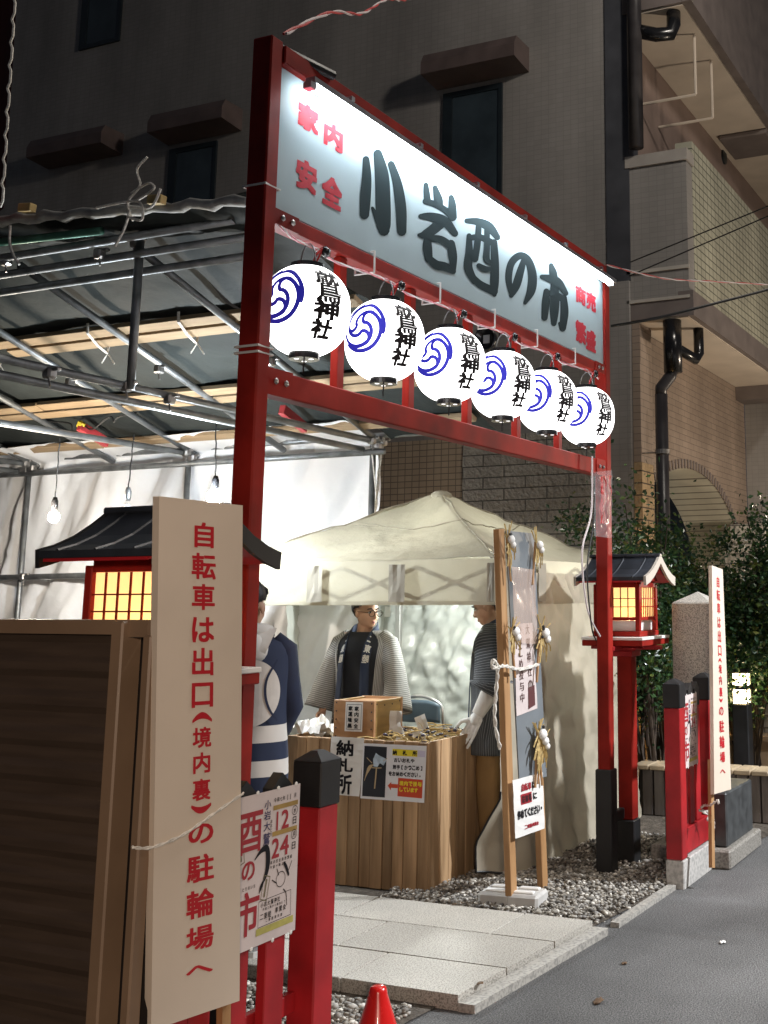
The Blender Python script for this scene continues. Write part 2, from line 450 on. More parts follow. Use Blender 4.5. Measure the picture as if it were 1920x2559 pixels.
# ================================================================ ground
def asphalt():
    m = bpy.data.materials.new('asphalt'); m.use_nodes = True; nt = m.node_tree; L = nt.links; b = nt.nodes['Principled BSDF']
    tc = nd(nt, 'ShaderNodeTexCoord')
    n1 = nd(nt, 'ShaderNodeTexNoise'); n1.inputs['Scale'].default_value = 120; n1.inputs['Detail'].default_value = 7; n1.inputs['Roughness'].default_value = .75
    n2 = nd(nt, 'ShaderNodeTexNoise'); n2.inputs['Scale'].default_value = 1.1; n2.inputs['Detail'].default_value = 6
    L.new(tc.outputs['Object'], n1.inputs[0]); L.new(tc.outputs['Object'], n2.inputs[0])
    r1 = nd(nt, 'ShaderNodeValToRGB'); r1.color_ramp.elements[0].position = .40; r1.color_ramp.elements[1].position = .64
    r1.color_ramp.elements[0].color = (.05, .05, .05, 1); r1.color_ramp.elements[1].color = (.25, .248, .245, 1); L.new(n1.outputs[0], r1.inputs[0])
    mr = nd(nt, 'ShaderNodeMapRange'); mr.inputs[1].default_value = .32; mr.inputs[2].default_value = .68; mr.inputs[3].default_value = .66; mr.inputs[4].default_value = 1.34; L.new(n2.outputs[0], mr.inputs[0])
    mx = nd(nt, 'ShaderNodeMix', data_type='RGBA', blend_type='MULTIPLY'); mx.inputs[0].default_value = 1
    L.new(r1.outputs[0], mx.inputs[6]); L.new(mr.outputs[0], mx.inputs[7]); L.new(mx.outputs[2], b.inputs['Base Color'])
    b.inputs['Roughness'].default_value = .75
    bp = nd(nt, 'ShaderNodeBump'); bp.inputs['Strength'].default_value = 1; bp.inputs['Distance'].default_value = .012
    L.new(n1.outputs[0], bp.inputs['Height']); L.new(bp.outputs[0], b.inputs['Normal'])
    return m

def granite(name, c1, c2, sc=140, rough=.6):
    m = bpy.data.materials.new(name); m.use_nodes = True; nt = m.node_tree; L = nt.links; b = nt.nodes['Principled BSDF']
    g = nd(nt, 'ShaderNodeNewGeometry')
    n1 = nd(nt, 'ShaderNodeTexNoise'); n1.inputs['Scale'].default_value = sc; n1.inputs['Detail'].default_value = 2
    n2 = nd(nt, 'ShaderNodeTexNoise'); n2.inputs['Scale'].default_value = 2.2; n2.inputs['Detail'].default_value = 6
    L.new(g.outputs['Position'], n1.inputs[0]); L.new(g.outputs['Position'], n2.inputs[0])
    r1 = nd(nt, 'ShaderNodeValToRGB'); r1.color_ramp.elements[0].position = .38; r1.color_ramp.elements[1].position = .56
    r1.color_ramp.elements[0].color = tuple(c1) + (1,); r1.color_ramp.elements[1].color = tuple(c2) + (1,); L.new(n1.outputs[0], r1.inputs[0])
    mr = nd(nt, 'ShaderNodeMapRange'); mr.inputs[3].default_value = .78; mr.inputs[4].default_value = 1.18; L.new(n2.outputs[0], mr.inputs[0])
    mi = nd(nt, 'ShaderNodeMapRange'); mi.inputs[3].default_value = .9; mi.inputs[4].default_value = 1.06; L.new(g.outputs['Random Per Island'], mi.inputs[0])
    mm = nd(nt, 'ShaderNodeMath', operation='MULTIPLY'); L.new(mr.outputs[0], mm.inputs[0]); L.new(mi.outputs[0], mm.inputs[1])
    mx = nd(nt, 'ShaderNodeMix', data_type='RGBA', blend_type='MULTIPLY'); mx.inputs[0].default_value = 1
    L.new(r1.outputs[0], mx.inputs[6]); L.new(mm.outputs[0], mx.inputs[7]); L.new(mx.outputs[2], b.inputs['Base Color'])
    b.inputs['Roughness'].default_value = rough
    return m

def rect(mb, x0, x1, y0, y1, z): mb.add([(x0, y0, z), (x1, y0, z), (x1, y1, z), (x0, y1, z)], [(0, 1, 2, 3)])

mb = MB(); rect(mb, -60, 90, -60, 60, 0); structure(mb.build('road', asphalt()))
EARTH = mat('dark_earth', (.05, .04, .03), .9, nz=(14, .5), bump=(30, .8, .03), col2=(.12, .10, .08))
def kerb_y(x): return 2.72 - (x - 4.4) * .115          # the line between road and yard
mb = MB()
mb.add([(-2, 3.4, .006), (4.4, kerb_y(4.4), .006), (7.9, kerb_y(7.9), .006), (9.2, 2.2, .006), (9.2, 30, .006), (-2, 30, .006)], [(0, 1, 2, 3, 4, 5)])
structure(mb.build('yard_soil', EARTH))
# granite slabs of the approach, joints left open
GRAN = granite('granite_slab', (.23, .215, .19), (.48, .455, .405))
PZ = .065
X0, X1 = 4.62, 6.12
pN = at(1190, 2492, 'Z', PZ); pF = at(1522, 2303, 'Z', PZ)
def edge_y(x): return pN.y + (pF.y - pN.y) * (x - pN.x) / (pF.x - pN.x)
rows = [pN.x - .01, at(1198, 2410, 'Z', PZ).x, at(1198, 2330, 'Z', PZ).x, at(1198, 2268, 'Z', PZ).x]
mb = MB()
offs = [.62, .95, .38]
for i in range(3):
    xa, xb = rows[i] + .006, rows[i + 1] - .006
    ys = [edge_y((xa + xb) / 2) + .08]; yy = ys[0] + offs[i]
    while yy < 8: ys.append(yy); yy += .92
    for j in range(len(ys) - 1):
        y0, y1 = ys[j] + .006, ys[j + 1] - .006
        if j == 0:
            mb.prism([(xa, edge_y(xa) + .085, 0), (xb, edge_y(xb) + .085, 0), (xb, y1, 0), (xa, y1, 0)], (0, 0, PZ))
        else: mb.span((xa, y0, 0), (xb, y1, PZ), bev=.004)
structure(mb.build('paving', GRAN))
mb = MB()                                                # kerb strip along the road, slightly lower than the slabs
mb.prism([(rows[0], edge_y(rows[0]), 0), (rows[3], edge_y(rows[3]), 0), (rows[3], edge_y(rows[3]) + .08, 0), (rows[0], edge_y(rows[0]) + .08, 0)], (0, 0, .036))
a, b = V((6.13, edge_y(6.13) + .03, .012)), V((7.25, kerb_y(7.25), .012))
mb.beam(a, b, .05, .03)
structure(mb.build('kerb', granite('kerb_concrete', (.26, .25, .23), (.42, .40, .36), 60)))
# pebbles
GRAV = island_mat('pebbles', [(0, (.06, .055, .05)), (.3, (.20, .185, .16)), (.6, (.36, .33, .28)), (.8, (.22, .21, .20)), (1, (.72, .69, .62))], .65)
def pebbles(name, spots, n, smin, smax):
    rnd = random.Random(len(spots) * 13 + n)
    base = bmesh.new(); bmesh.ops.create_icosphere(base, subdivisions=1, radius=1); base.verts.index_update()
    bv = np.array([q.co[:] for q in base.verts]); bf = [tuple(q.index for q in f.verts) for f in base.faces]; base.free()
    mb = MB()
    for _ in range(n):
        x0, x1, y0, y1 = rnd.choice(spots); x, y = rnd.uniform(x0, x1), rnd.uniform(y0, y1)
        if y < kerb_y(x) + .02 and rnd.random() < .97: continue
        if rows[0] - .02 < x < rows[3] + .02: continue
        s = rnd.uniform(smin, smax) * (1.5 if rnd.random() < .06 else 1)
        q = bv * np.array([s * rnd.uniform(.8, 1.4), s * rnd.uniform(.7, 1.1), s * rnd.uniform(.45, .8)])
        q = q * (1 + np.array([rnd.uniform(-.14, .14) for _ in range(len(q))])[:, None])
        t = rnd.uniform(0, 6.3); c_, s_ = math.cos(t), math.sin(t)
        q = np.stack([q[:, 0] * c_ - q[:, 1] * s_ + x, q[:, 0] * s_ + q[:, 1] * c_ + y, q[:, 2] + .008 + rnd.uniform(0, .03)], 1)
        mb.add(q, bf)
    o = mb.build(name, GRAV, smooth=True)
    return tag(o, None, None, kind='stuff')
pebbles('gravel', [(6.13, 7.2, 2.4, 3.5), (6.13, 7.2, 2.4, 3.5), (7.2, 8.4, 2.5, 3.4), (6.13, 7.4, 3.3, 3.9), (3.5, 4.6, 2.75, 3.6), (3.5, 4.6, 2.75, 3.6), (3.4, 4.6, 3.4, 4.4)], 22000, .005, .016)

# ================================================================ the neighbouring building with grey tiles
TILE = brick_mat('grey_wall_tile', (.24, .225, .21), (.222, .208, .194), (.185, .174, .164), .098, .062, 'yz', .003, .55, 0, .15)
TILEB = brick_mat('brown_wall_tile', (.42, .325, .23), (.37, .285, .20), (.16, .125, .09), .10, .074, 'yz', .006, .55, 0, .5)
TILER = brick_mat('balcony_tile', (.36, .35, .27), (.32, .31, .24), (.07, .07, .055), .16, .098, 'xz', .007, .55, 0, .5)
TILEX = brick_mat('recess_tile', (.27, .21, .165), (.24, .185, .145), (.13, .10, .08), .24, .08, 'xz', .004, .6, .5, .4)
ROCK = brick_mat('split_face_block', (.36, .34, .30), (.30, .285, .25), (.10, .095, .085), .55, .135, 'yz', .008, .85, .5, .7, rock=1.6)
ROCKX = brick_mat('split_face_return', (.42, .30, .17), (.36, .26, .15), (.09, .07, .05), .4, .135, 'xz', .008, .85, .5, .8, rock=1.6)  # same block tinted orange, the glow on it put into the colour
STUC = mat('balcony_soffit_paint', (.52, .45, .37), .75, nz=(2, .1), bump=(90, .15, .004))
TRIM = mat('brown_grey_trim', (.15, .125, .115), .6, nz=(4, .15))
EAVE = mat('window_hood_brown', (.095, .068, .062), .6, nz=(4, .2))
GLASS = mat('dark_window_glass', (.028, .04, .048), .12, nz=(2, .3), spec=.6)
WFRAME = mat('window_frame_dark', (.012, .018, .022), .4, nz=(5, .2))
DARKPIPE = mat('dark_downpipe', (.035, .032, .034), .35, nz=(6, .2))
XB, YC, YF = 12.0, 4.74, 4.5
bl = thing('apartment_building', (12, 6, 0), 'tall grey tiled apartment building filling the night background behind the stalls', 'building')
mb = MB(); mb.span((XB, YC, 3.6), (XB + .4, 24, 13.5)); mb.span((XB, 17, 0), (XB + .4, 24, 3.6)); mb.build('wall', TILE, bl)
mb = MB(); mb.span((XB - .012, 6.6, 0), (XB + .4, 17, 3.6)); mb.build('lower_wall', TILEB, bl)
mb = MB(); mb.span((XB - .03, YC, 0), (XB + .4, 6.6, 3.6)); mb.build('stone_panel', ROCK, bl)
mb = MB(); mb.span((XB - .02, 4.46, 0), (XB + .5, 4.735, 5.3), bev=.01); mb.build('corner_pier', TILE, bl)
mb = MB(); mb.span((XB + .02, 4.36, 0), (XB + .42, 4.455, 3.2)); mb.build('lit_return_wall', ROCKX, bl)
mb = MB(); mb.span((XB + .02, 4.365, 3.204), (XB + .42, 4.455, 4.79)); mb.build('return_wall', TILEX, bl)
def window(y0, y1, z0, z1):
    f = MB(); x = XB - .035
    for p, q in (((x, y0, z0), (XB - .003, y0 + .05, z1)), ((x, y1 - .13, z0), (XB - .003, y1, z1)),
                 ((x, y0 + .05, z1 - .07), (XB - .003, y1 - .13, z1)), ((x, y0 + .05, z0), (XB - .003, y1 - .13, z0 + .06))): f.span(p, q)
    o = f.build('window', WFRAME, bl); o['_base'] = bl['_base']
    g = MB(); g.span((XB - .02, y0 + .052, z0 + .062), (XB - .006, y1 - .132, z1 - .072)); g.build('pane', GLASS, o)
    o2 = [c for c in bpy.data.objects if c.parent == o][0]; o2.location = (0, 0, 0)
for y0, y1, z0, z1 in ((6.107, 6.945, 6.35, 8.02), (10.549, 11.393, 6.35, 8.0), (12.5, 13.3, 9.9, 11.3)): window(y0, y1, z0, z1)
def hood(y0, y1, z0, z1, d=.42):
    m_ = MB(); m_.prism([(XB, y0, z0), (XB - d, y0, z0 + .04), (XB - d, y0, z1 - .12), (XB - d + .06, y0, z1), (XB, y0, z1)], (0, y1 - y0, 0)); m_.build('window_hood', EAVE, bl)
hood(5.75, 7.05, 8.1, 8.42); hood(10.15, 11.45, 8.08, 8.4); hood(12.3, 13.75, 8.08, 8.4)

# balcony block to the right
bb = thing('balcony_building', (12.5, 4.2, 0), 'tiled building with stacked balconies, pale soffits and a brick archway', 'building')
zs, z2, zt = 4.80, 8.56, 6.80
XE, YO = 30.0, 3.76
mb = MB(); mb.span((XB, YO, zs + .22), (XB + .22, YF - .004, zt - .16)); mb.build('balcony_end_panel', TILE, bb)
mb = MB(); mb.span((XB + .22, YO - .006, zs + .30), (XE, YO + .2, zt + .15)); mb.build('balcony_parapet', TILER, bb)
mb = MB(); mb.span((XB - .03, YO - .02, zt - .16), (XB + .24, YF - .004, zt - .02)); mb.build('parapet_coping', mat('pale_coping', (.30, .275, .25), .6, nz=(5, .1)), bb)
mb = MB(); mb.span((XB - .02, YO - .012, zs + .56), (XB + .0, YF - .004, zs + .60)); mb.span((XB - .02, YO - .012, zs + .215), (XB + .0, YF - .004, zs + .25))
mb.build('pale_moulding', mat('pale_moulding_paint', (.40, .37, .33), .6, nz=(5, .1)), bb)
mb = MB(); mb.span((XB - .004, YO - .05, zs + .01), (XE, YO + .13, zs + .30)); mb.span((XB - .003, YO + .13, zs + .02), (XB + .3, YF - .004, zs + .22)); mb.build('balcony_edge_beam', TRIM, bb)
mb = MB(); mb.span((XB + .02, YO + .02, zs), (XE, YF - .004, zs + .2)); mb.build('balcony_soffit', STUC, bb)
mb = MB(); mb.span((XB, YO, z2), (XE, YF + .1, z2 + .22)); mb.build('upper_soffit', STUC, bb)
mb = MB(); mb.span((XB - .04, YO - .12, z2 + .02), (XE, YO - .004, z2 + 5)); mb.span((XB - .04, YO, z2 + .02), (XB - .004, YF, z2 + .5)); mb.build('upper_parapet', TRIM, bb)
mb = MB(); mb.span((XB + .02, YF + .1, zs + .2), (XE, YF + .3, z2)); mb.build('balcony_rear_wall', mat('balcony_wall_paint', (.26, .19, .16), .7, nz=(2, .12)), bb)
mb = MB(); mb.span((15.95, YO - .02, z2 - .08), (16.85, YF - .02, z2 - .004), bev=.02); mb.build('ceiling_unit', TRIM, bb)
mb = MB(); c = at(1808, 392, 'Y', YF + .1); mb.lathe([(0, 0), (.12, 0), (.12, .03), (.10, .03)], c, 20, rot=Matrix.Rotation(R(90), 3, 'X')); mb.build('vent_cover', WFRAME, bb)
mb = MB()                                               # clothes-pole hangers under the upper soffit
for px, py in ((1735, 85), (1777, 150)):
    q = at(px, py, 'Z', z2); r_ = q + V((0, 0, -.80)); s_ = V((q.x, 4.59, z2 - .80))
    mb.tube([q, r_], .018, 6); mb.tube([r_, s_], .018, 6)
mb.build('drying_pole_bracket', STUC, bb)
# wall below the soffit with a real arched opening
def arch_wall():
    m_ = MB(); xa, xb = 12.55, 17.02; cx, cz, ra, rz = 13.75, 1.9, 2.15, 1.45
    xa = 12.1; zt_ = zs; arc = []
    for k in range(33):
        t = math.pi - math.pi * k / 32; arc.append((cx + .55 + ra * 1.12 * math.cos(t), cz + rz * math.sin(t)))
    out = [(xa, 0), (xa, zt_), (xb, zt_), (xb, 0)] + [(arc[-1][0], 0)] + arc[::-1] + [(arc[0][0], 0)]
    m_.prism([(x, YF, z) for x, z in out], (0, .01, 0)); w1 = m_.build('arch_wall', TILEX, bb)
    r_ = MB()
    A = [(arc[0][0], 0)] + arc + [(arc[-1][0], 0)]
    vs = []; fs = []
    for x, z in A: vs += [(x, YF + .01, z), (x, YF + .75, z)]
    for i in range(len(A) - 1): fs.append((2 * i, 2 * i + 1, 2 * i + 3, 2 * i + 2))
    r_.add(vs, fs); r_.build('arch_reveal', brick_mat('arch_brick', (.66, .63, .52), (.60, .57, .47), (.24, .22, .18), 5, .07, 'xz', .006, .7, 0, .5), bb)
    v_ = MB()
    for k in range(62):
        t = math.pi - math.pi * (k + .5) / 62
        p = V((cx + .55 + (ra * 1.12 + .05) * math.cos(t), YF - .008, cz + (rz + .05) * math.sin(t)))
        v_.box(p, (.045, .02, .12), Matrix.Rotation(math.atan2(math.cos(t) * rz, math.sin(t) * ra), 3, 'Y'), bev=.006)
    v_.build('arch_voussoirs', TRIM, bb)
arch_wall()
mb = MB(); mb.span((17.03, 1.5, 0), (17.4, YF - .006, zs - .004)); mb.build('cross_wall', TILE, bb)
mb = MB(); mb.span((13.2, 5.9, 0), (20, 6.2, 4.0)); mb.build('passage_rear_wall', mat('passage_paint', (.30, .34, .35), .6, nz=(2, .1)), bb)
mb = MB(); mb.span((16.55, 1.6, 4.6), (17.02, YF - .004, zs - .004)); mb.build('beam', TRIM, bb)
mb = MB(); mb.span((15.9, 3.95, 2.52), (17.02, YF - .02, 2.72), bev=.02); mb.span((15.6, 3.9, 0), (17.01, YF - .03, 2.5)); mb.build('arch_base_block', ROCK, bb)
# downpipes
dp = thing('downpipe', (12.25, 4.2, 0), 'dark round downpipe with an elbow under the lower balcony soffit', 'pipe', 'dark drainpipes on the building')
px, py = 12.05, 4.13
mb = MB(); mb.tube([(px, py, 0), (px, py, 3.95)], .072, 16); mb.tube([(px, py, 3.93), (px, py, 4.02), (px + .04, py - .1, 4.16), (px + .05, py - .12, 4.25)], .07, 16); mb.build('pipe', DARKPIPE, dp, smooth=True)
mb = MB(); mb.tube([(px + .05, py - .13, 4.2), (px + .05, py - .13, zs - .004)], .105, 18); mb.build('rain_hopper', BLKG, dp, smooth=True)
mb = MB(); mb.tube([(px + .06, py - .14, 4.5), (px + .5, py - .26, 4.42), (px + .56, py - .28, 4.5), (px + .56, py - .28, zs - .004)], .06, 14); mb.build('branch_pipe', BLKG, dp, smooth=True)
mb = MB(); mb.tube([(px, py, 3.28), (px, py, 3.33)], .082, 16); mb.tube([(px, py + .08, 3.3), (px, py + .26, 3.3)], .01, 6); mb.build('pipe_bracket', BOLT, dp)
d2 = thing('downpipe', (12.0, 4.55, 5.3), 'thick dark vertical duct running up the corner of the tiled building', 'pipe', 'dark drainpipes on the building')
mb = MB(); mb.span((XB - .02, 4.45, 5.29), (XB + .3, YC - .004, 13.4)); mb.build('band', mat('dark_recess_panel', (.05, .052, .06), .5, nz=(3, .2)), d2)  # plain dark band between the wall corner and the balcony
mb = MB(); mb.tube([(XB - .08, 4.33, 6.85), (XB - .08, 4.33, 13)], .085, 14); mb.build('pipe', DARKPIPE, d2, smooth=True)
mb = MB(); p = at(1650, 75, 'Z', 8.3); mb.tube([(XB - .02, 4.3, 8.33), (p.x, p.y + .05, 8.25), (p.x + .08, p.y - .1, 8.27), (p.x + .12, p.y - .13, 8.4), (p.x + .12, p.y - .13, 8.555)], .085, 14); mb.build('elbow_pipe', BLKG, d2, smooth=True)

# ================================================================ right-hand planting, wall, stone, lamp
BRICKW = brick_mat('cream_rock_block', (.50, .47, .40), (.44, .41, .35), (.20, .18, .15), .42, .115, 'yz', .008, .85, .5, .7, rock=1.2)
DECK = mat('grey_brown_slat', (.16, .14, .13), .7, nz=(3, .3), stretch=(8, 8, .8), bump=(9, .2, .005))
wl = thing('planter_wall', (9.6, 2.6, 0), 'low garden wall of grey vertical slats with a tiled coping, right of the stone', 'planter wall')
mb = MB(); mb.span((9.2, 1.2, 0), (9.3, 3.4, .36)); mb.build('core', mat('planter_core', (.03, .028, .026), .8, nz=(5, .2)), wl)
mb = MB()
for k in range(22): mb.span((9.165, 1.22 + k * .098, .01), (9.199, 1.22 + k * .098 + .086, .36), bev=.006)
sl = mb.build('slats', DECK, wl)
mb = MB()
for k in range(16): mb.span((9.13, 1.2 + k * .14, .362), (9.42, 1.2 + k * .14 + .13, .40), bev=.006)
mb.build('coping', mat('tan_coping_tile', (.42, .33, .22), .6, nz=(6, .15)), wl)
w2 = thing('brick_wall', (11.6, 2.4, 0), 'cream rough-faced block wall behind the garden lamp', 'wall')
mb = MB(); mb.span((11.5, .8, .42), (11.8, 3.6, 1.9)); mb.build('blockwork', BRICKW, w2)
mb = MB(); 
for k in range(20): mb.span((11.2, .8 + k * .14, .36), (11.52, .8 + k * .14 + .13, .415), bev=.006)
mb.span((11.25, .8, 0), (11.49, 3.6, .355)); mb.build('footing', mat('tan_footing', (.36, .25, .15), .7, nz=(5, .2)), w2)

GPIL = granite('pillar_granite', (.16, .15, .14), (.47, .44, .39), 170, .7)
sp = thing('stone_pillar', (7.9, 2.65, 0), 'tall speckled granite pillar with a pyramid top standing on a dark plinth', 'stone pillar')
pl = at(1678, 1506, 'X', 7.75); pr = at(1776, 1500, 'X', 7.75); zt_ = pl.z
mb = MB(); y0, y1 = pr.y, pl.y
mb.span((7.75, y0, .5), (8.08, y1, zt_), bev=.008)
mb.add([(7.755, y0 + .005, zt_), (8.075, y0 + .005, zt_), (8.075, y1 - .005, zt_), (7.755, y1 - .005, zt_), (7.915, (y0 + y1) / 2, zt_ + .075)], [(0, 1, 4), (1, 2, 4), (2, 3, 4), (3, 0, 4)])
mb.build('shaft', GPIL, sp)
mb = MB(); mb.span((7.70, 2.24, .12), (8.35, y1 + .06, .46), bev=.01); mb.build('plinth', mat('dark_polished_plinth', (.05, .053, .054), .5, nz=(12, .3)), sp)
mb = MB(); mb.span((7.62, 2.20, 0), (8.42, y1 + .14, .118), bev=.012); mb.build('base_slab', granite('plinth_base', (.16, .15, .13), (.30, .28, .25), 70), sp)

gl = thing('garden_lamp', (10.6, 2.93, 0), 'black post garden lamp with a glowing glass top among the shrubs', 'garden lamp')
g0 = V((10.5, 2.885, 0))
mb = MB(); mb.span(g0 + V((-.075, -.075, 0)), g0 + V((.075, .075, .78)), bev=.01); mb.build('post', BLK, gl)
GLOW = mat('lamp_glow_glass', (1, .8, .5), .4, nz=None, emit=(1, .78, .42), es=26)
mb = MB(); mb.span(g0 + V((-.06, -.06, .782)), g0 + V((.06, .06, .90))); mb.span(g0 + V((-.06, -.06, .94)), g0 + V((.06, .06, 1.04))); mb.build('light_panel', GLOW, gl)
mb = MB(); mb.span(g0 + V((-.09, -.09, 1.045)), g0 + V((.09, .09, 1.08)), bev=.008); mb.span(g0 + V((-.07, -.07, .902)), g0 + V((.07, .07, .938)))
for sx in (-1, 1):
    for sy in (-1, 1): mb.box(g0 + V((sx * .066, sy * .066, .91)), (.012, .012, .262))
mb.build('cap_frame', BLK, gl)

LEAF = island_mat('glossy_leaf', [(0, (.016, .042, .020)), (.35, (.034, .082, .036)), (.7, (.058, .125, .042)), (.93, (.11, .16, .035)), (1, (.12, .12, .03))], .28, .25, .6)
BARK = mat('shrub_bark', (.06, .042, .03), .85, nz=(20, .3))
def shrub(seed, c, rx, ry, z0, z1, n, label, size=.045):
    rnd = random.Random(seed); t = thing('shrub', (c[0], c[1], 0), label, 'shrub', 'evergreen shrubs behind the fence')
    st = MB(); lf = MB(); tips = []
    for k in range(16):
        a = rnd.uniform(0, 6.28); p0 = V((c[0] + rnd.uniform(-.1, .1), c[1] + rnd.uniform(-.1, .1), 0))
        rr = rnd.uniform(.2, 1.0); zt = rnd.uniform(z0 + (z1 - z0) * .45, z1 * 1.04)
        p2 = V((c[0] + math.cos(a) * rx * rr, c[1] + math.sin(a) * ry * rr, zt)); p1 = (p0 + p2) / 2 + V((rnd.uniform(-.1, .1), rnd.uniform(-.1, .1), .1))
        pts = [V(q) for q in spline([p0, p1, p2], 5)]; st.tube(pts, [.018 - .0013 * i for i in range(len(pts))], 5); tips.append((p1, p2))
    clumps = []
    for k in range(46):
        p1, p2 = rnd.choice(tips); q = p1.lerp(p2, rnd.uniform(.1, 1.08)) + V((rnd.gauss(0, rx * .3), rnd.gauss(0, ry * .3), rnd.gauss(0, .12)))
        clumps.append((q, rnd.uniform(.08, .22)))
    for _ in range(n):
        q, s = rnd.choice(clumps); p = q + V((rnd.gauss(0, s), rnd.gauss(0, s), rnd.gauss(0, s * .8)))
        if p.z < z0: continue
        d = V((rnd.gauss(0, 1), rnd.gauss(0, 1), rnd.gauss(.25, .7))).normalized(); u_ = d.cross(V((rnd.gauss(0, 1), rnd.gauss(0, 1), rnd.gauss(0, 1)))).normalized()
        nn = d.cross(u_); L = size * rnd.uniform(.7, 1.5); wd = L * .3
        lf.add([p, p + d * L * .5 + u_ * wd - nn * wd * .3, p + d * L, p + d * L * .5 - u_ * wd - nn * wd * .3, p + d * L * .5], [(0, 1, 4), (1, 2, 4), (2, 3, 4), (3, 0, 4)])
    for p1, p2 in tips:                                  # sprigs standing out of the crown
        for k in range(9):
            p = p1.lerp(p2, .7 + .35 * k / 8); d = V((rnd.gauss(0, 1), rnd.gauss(0, 1), rnd.gauss(.3, .5))).normalized(); u_ = d.cross(V((0, .3, 1))).normalized(); L = size * 1.3; wd = L * .28
            lf.add([p, p + d * L * .5 + u_ * wd, p + d * L, p + d * L * .5 - u_ * wd], [(0, 1, 2, 3)])
    st.build('stems', BARK, t); lf.build('foliage', LEAF, t)
shrub(1, (9.5, 3.42), .6, .36, .2, 2.42, 11000, 'tall loose shrub growing just behind the right shrine lamp')
shrub(2, (10.3, 3.55), .8, .6, .12, 2.2, 11000, 'dense dark shrub directly behind the granite pillar')
shrub(3, (11.0, 3.35), .5, .4, .15, 1.9, 9000, 'shrub beside the glowing garden lamp')
shrub(4, (10.9, 2.45), .7, .45, 1.2, 2.5, 9000, 'bright green shrub at the right edge of the picture')
shrub(5, (11.2, 3.0), .9, .6, .4, 2.25, 9000, 'broad shrub under the archway in the back row')
# ================================================================ the red gate with its sign board
GY = 2.845
gt = thing('sign_gate', (5.3, 2.9, 0), 'tall vermilion entrance gate carrying a long lit sign board above the lantern row', 'sign gate')
YP0, YP1 = GY, GY + .10
def piece(name, a, b, m=RED, bev=.006, p=gt):
    return MB().span(a, b, bev).build(name, m, p)
piece('post', (3.512, GY - .005, 0), (3.588, GY + .092, 4.0)); piece('post', (7.151, GY - .002, 0), (7.231, GY + .084, 3.88))
piece('post_sleeve', (7.138, GY - .014, 0), (7.245, GY + .097, .65), BLK); piece('post_sleeve', (3.50, GY - .02, 0), (3.60, GY + .106, .80), BLK)
piece('tie_block', (7.246, GY + .02, .30), (7.46, GY + .06, .37), BLK)
x0, x1 = 3.5885, 7.1505
piece('rail', (x0, GY + .012, 3.225), (x1, GY + .088, 3.285), bev=.005)
piece('rail', (x0, GY + .012, 2.53), (x1, GY + .088, 2.632), bev=.005)
piece('rail', (x0, GY - .015, 3.905), (x1, GY + .088, 3.985), bev=.005)
for X in (4.112, 4.70, 5.285, 5.873, 6.458): piece('bar', (X - .026, GY + .03, 2.634), (X + .026, GY + .068, 3.223), bev=.003)
mb = MB(); mb.tube([(3.55, GY + .05, 3.99), (3.9, GY - .03, 3.98)], .022, 8); mb.build('brace', BLK, gt)
for X in (3.70, 3.635, 7.09, 7.03):
    for z in (3.255, 2.585): MB().ball((X, GY - .003, z), (.014, .008, .014), 1).build('bolt', BOLT, gt)
mb = MB()
for X0_, X1_ in ((x0 + .003, x0 + .16), (x1 - .16, x1 - .003)):
    for z in (3.222, 2.528): MB().span((X0_, GY + .004, z), (X1_, GY + .0115, z + .066 + (.042 if z < 3 else 0))).build('joint_plate', RED, gt)
TIE = mat('white_tie', (.75, .74, .72), .5, nz=None)
for z in (3.36, 2.68, 2.705): MB().tube([(3.505, GY - .012, z), (3.595, GY - .012, z), (3.595, GY + .10, z), (3.505, GY + .10, z)], .005, 5, closed=True).build('cable_tie', TIE, gt)
for X in (4.3, 4.9, 5.5, 6.05, 6.62): MB().tube([(X, GY - .004, 3.20), (X, GY - .004, 3.30), (X, GY + .1, 3.30), (X, GY + .1, 3.20)], .006, 5, closed=True).build('cable_tie', TIE, gt)
